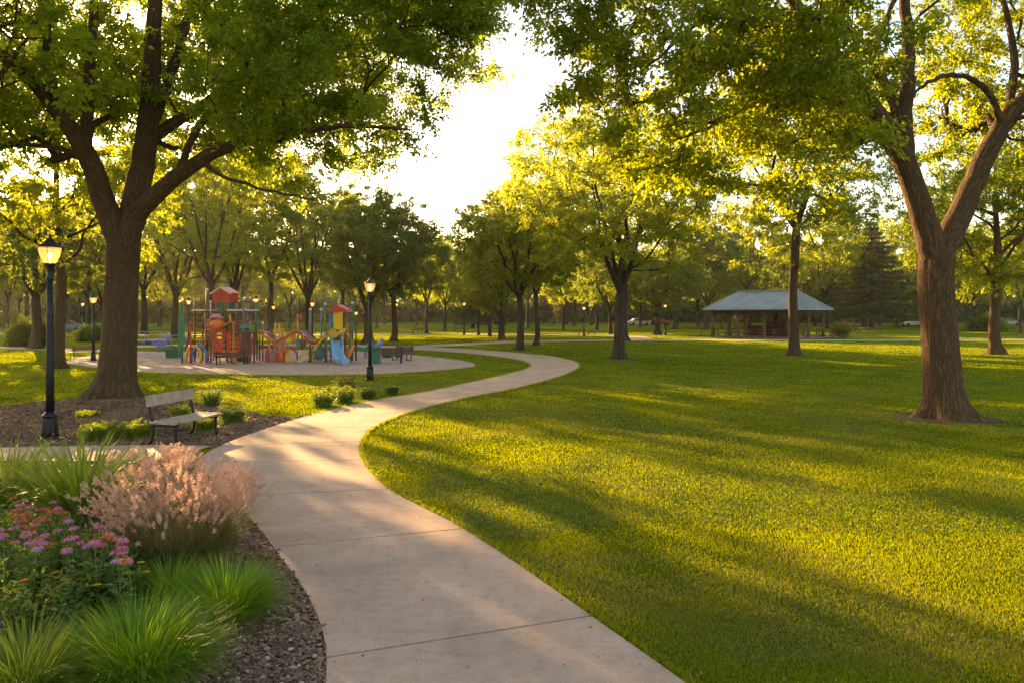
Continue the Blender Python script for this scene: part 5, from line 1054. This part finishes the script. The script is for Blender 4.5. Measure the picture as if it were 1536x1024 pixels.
m = MB(); q0 = [(cx_ + q[0], cy_ + q[1]) for q in (lc(-hx - .6, -hy - .6, 0), lc(hx + .9, -hy - .6, 0), lc(hx + .9, hy + .6, 0), lc(-hx - .6, hy + .6, 0))]; flat(m, np.array(q0), .03); struct(m.build('pavilion_floor', concrete('terrace', (.40, .24, .17))))
m = MB(); q_ = lc(1.6, 1.6, 0); m.box((q_[0], q_[1], .55), (2.6, .5, 1.0), rz=-a); m.box((q_[0], q_[1], 1.03), (2.8, .7, .07), rz=-a); o = m.build('serving_counter', paint('dark_red_brick', (.09, .025, .018), .8), None, loc=(cx_, cy_, .03)); tag(o, 'dark red serving counter under the pavilion roof', 'counter')
m = MB(); q_ = lc(.2, 2.4, 0); m.box((q_[0], q_[1], .7), (2.2, .8, 1.4), rz=-a); m.box((q_[0], q_[1], 1.45), (2.4, 1., .08), rz=-a); m.tube([(q_[0], q_[1], 1.4), (q_[0], q_[1], 2.3)], .14, 10); o = m.build('barbecue_oven', paint('dark_brick', (.10, .045, .03), .85, var=.5, scale=12, bmp=.6), None, loc=(cx_, cy_, .03)); tag(o, 'dark brick barbecue with a flue under the pavilion roof', 'barbecue')
def picnic(x, y, rz, label, mat, z=.03, first=None):
    if first: return dup(first, (x, y, z), rz, label)
    t = thing('picnic_table', label, 'picnic table', (x, y, z), rz, 'picnic tables')
    m = MB(); [m.box((0, yy, .74), (1.8, .14, .04)) for yy in np.linspace(-.3, .3, 5)]; m.build('table_top', mat, t)
    for s in (-1, 1): m = MB(); [m.box((0, s * (.62 + k), .44), (1.8, .12, .04)) for k in (0, .14)]; m.build('seat', mat, t)
    for s in (-1, 1): m = MB(); m.beam((s * .65, -.55, 0), (s * .65, -.2, .72), .09, .05); m.beam((s * .65, .55, 0), (s * .65, .2, .72), .09, .05); m.box((s * .65, 0, .41), (.05, 1.5, .08)); m.build('leg', mat, t)
    return t
first = None
for k, (i, j, dz, lb) in enumerate([(3.3, -2.9, .03, 'picnic table at the left front corner under the pavilion'), (1.2, -2.6, .03, 'picnic table behind the front edge of the pavilion, second from the left'), (-1.3, -2.5, .03, 'picnic table in the middle of the pavilion front'), (-3.2, -.6, .03, 'picnic table just behind the big corner post of the pavilion'),
        (-2.6, 1.9, .03, 'picnic table at the right side under the pavilion'), (3.2, .2, .03, 'picnic table at the left rear under the pavilion'), (5.3, -2.2, .0, 'picnic table just outside the left end of the pavilion'), (-4.4, 3.0, .03, 'picnic table at the far right corner of the pavilion')]):
    q = lc(i, j, 0); o = picnic(cx_ + q[0], cy_ + q[1], -a + .1 * k, lb, POSTW, dz, first); first = first or o
X, Y = gp(1261, 505); picnic(X, Y, .3, 'picnic table on the path just right of the pavilion', WOODB, .015, first)
X, Y = gp(1255, 506); perennial('flower_clump', 'round mound of wine-red flowers at the right end of the pavilion', 1262, 507, 1.3, 1.7, 160, 91, .16, mat=LEAF_D, flowers=PETAL['salmon'], fn=60)
for i, (px, py, lb) in enumerate(((745, 498, 'far picnic table on the lawn near the small row of trees'), (690, 497, 'far picnic table left of the small row of trees'), (1300, 503, 'dark bench-like table right of the pavilion'), (880, 503, 'far table beside the lamp left of the vase-shaped tree'), (630, 500, 'far picnic table right of the slide tower trees'))):
    X, Y = gp(px, py); picnic(X, Y, .2 * i, lb, WOODB, 0, first)
# ------------------------------------------------------------------ cars glimpsed under the far trees
CARM = {k: paint('car_' + k, c, .25, .3, .05, 2, 0, .6) for k, c in dict(white=(.34, .33, .32), blue=(.05, .10, .25), red=(.35, .03, .02), silver=(.2, .21, .22)).items()}; DG = paint('car_glass', (.02, .025, .03), .08, .0, .05, 2, 0, .8); RUB = paint('rubber', (.02, .02, .02), .8)
def car(px, Y, k, rz, label):
    t = thing('parked_car', label, 'car', (pp(px, Y), Y, 0), rz, 'cars parked beyond the trees')
    m = MB(); m.prism([(-2.15, .35), (-2.2, .75), (-1.9, .95), (-1.35, 1.0), (1.05, .98), (1.9, .86), (2.15, .70), (2.15, .35)], 1.72); m.build('body', CARM[k], t)
    m = MB(); m.prism([(-1.45, 1.0), (-1.05, 1.42), (.35, 1.45), (1.05, .99)], 1.5); m.build('windows', DG, t); m = MB(); m.prism([(-1.0, 1.42), (-.9, 1.47), (.25, 1.49), (.35, 1.45)], 1.45); m.build('roof', CARM[k], t)
    for x in (-1.35, 1.35):
        for y in (-.8, .8): m = MB(); m.tube([(x, y - .1, .33), (x, y + .1, .33)], .33, 14); m.build('wheel', RUB, t, True)
for px, Y, k, rz, lb in ((958, 150, 'white', .2, 'white car parked under the far trees left of the pavilion'), (990, 158, 'red', .1, 'dark red car parked right of the far white car'), (735, 165, 'blue', 3.1, 'dark blue car under the far trees in the middle'), (840, 170, 'silver', 0, 'silver car under the far trees behind the slim tree'), (1370, 140, 'white', 0, 'white car parked beyond the trees beside the wide V trunk'), (1512, 150, 'silver', .3, 'silver car beyond the trees at the right edge'), (100, 100, 'blue', .4, 'dark car behind the tree between the tall lamp and the forked trunk')): car(px, Y, k, rz, lb)
# ------------------------------------------------------------------ evening haze
m, t_, out_ = newmat('haze_air'); pv = N(t_, 'ShaderNodeVolumePrincipled'); pv.inputs['Color'].default_value = (1, .93, .80, 1); pv.inputs['Density'].default_value = HAZE_D; pv.inputs['Anisotropy'].default_value = .55
t_.links.new(pv.outputs[0], out_.inputs['Volume'])
mb = MB(); mb.box((0, 110, 12.), (700, 420, 26.)); hz_o = mb.build('haze', m); stuff(hz_o)
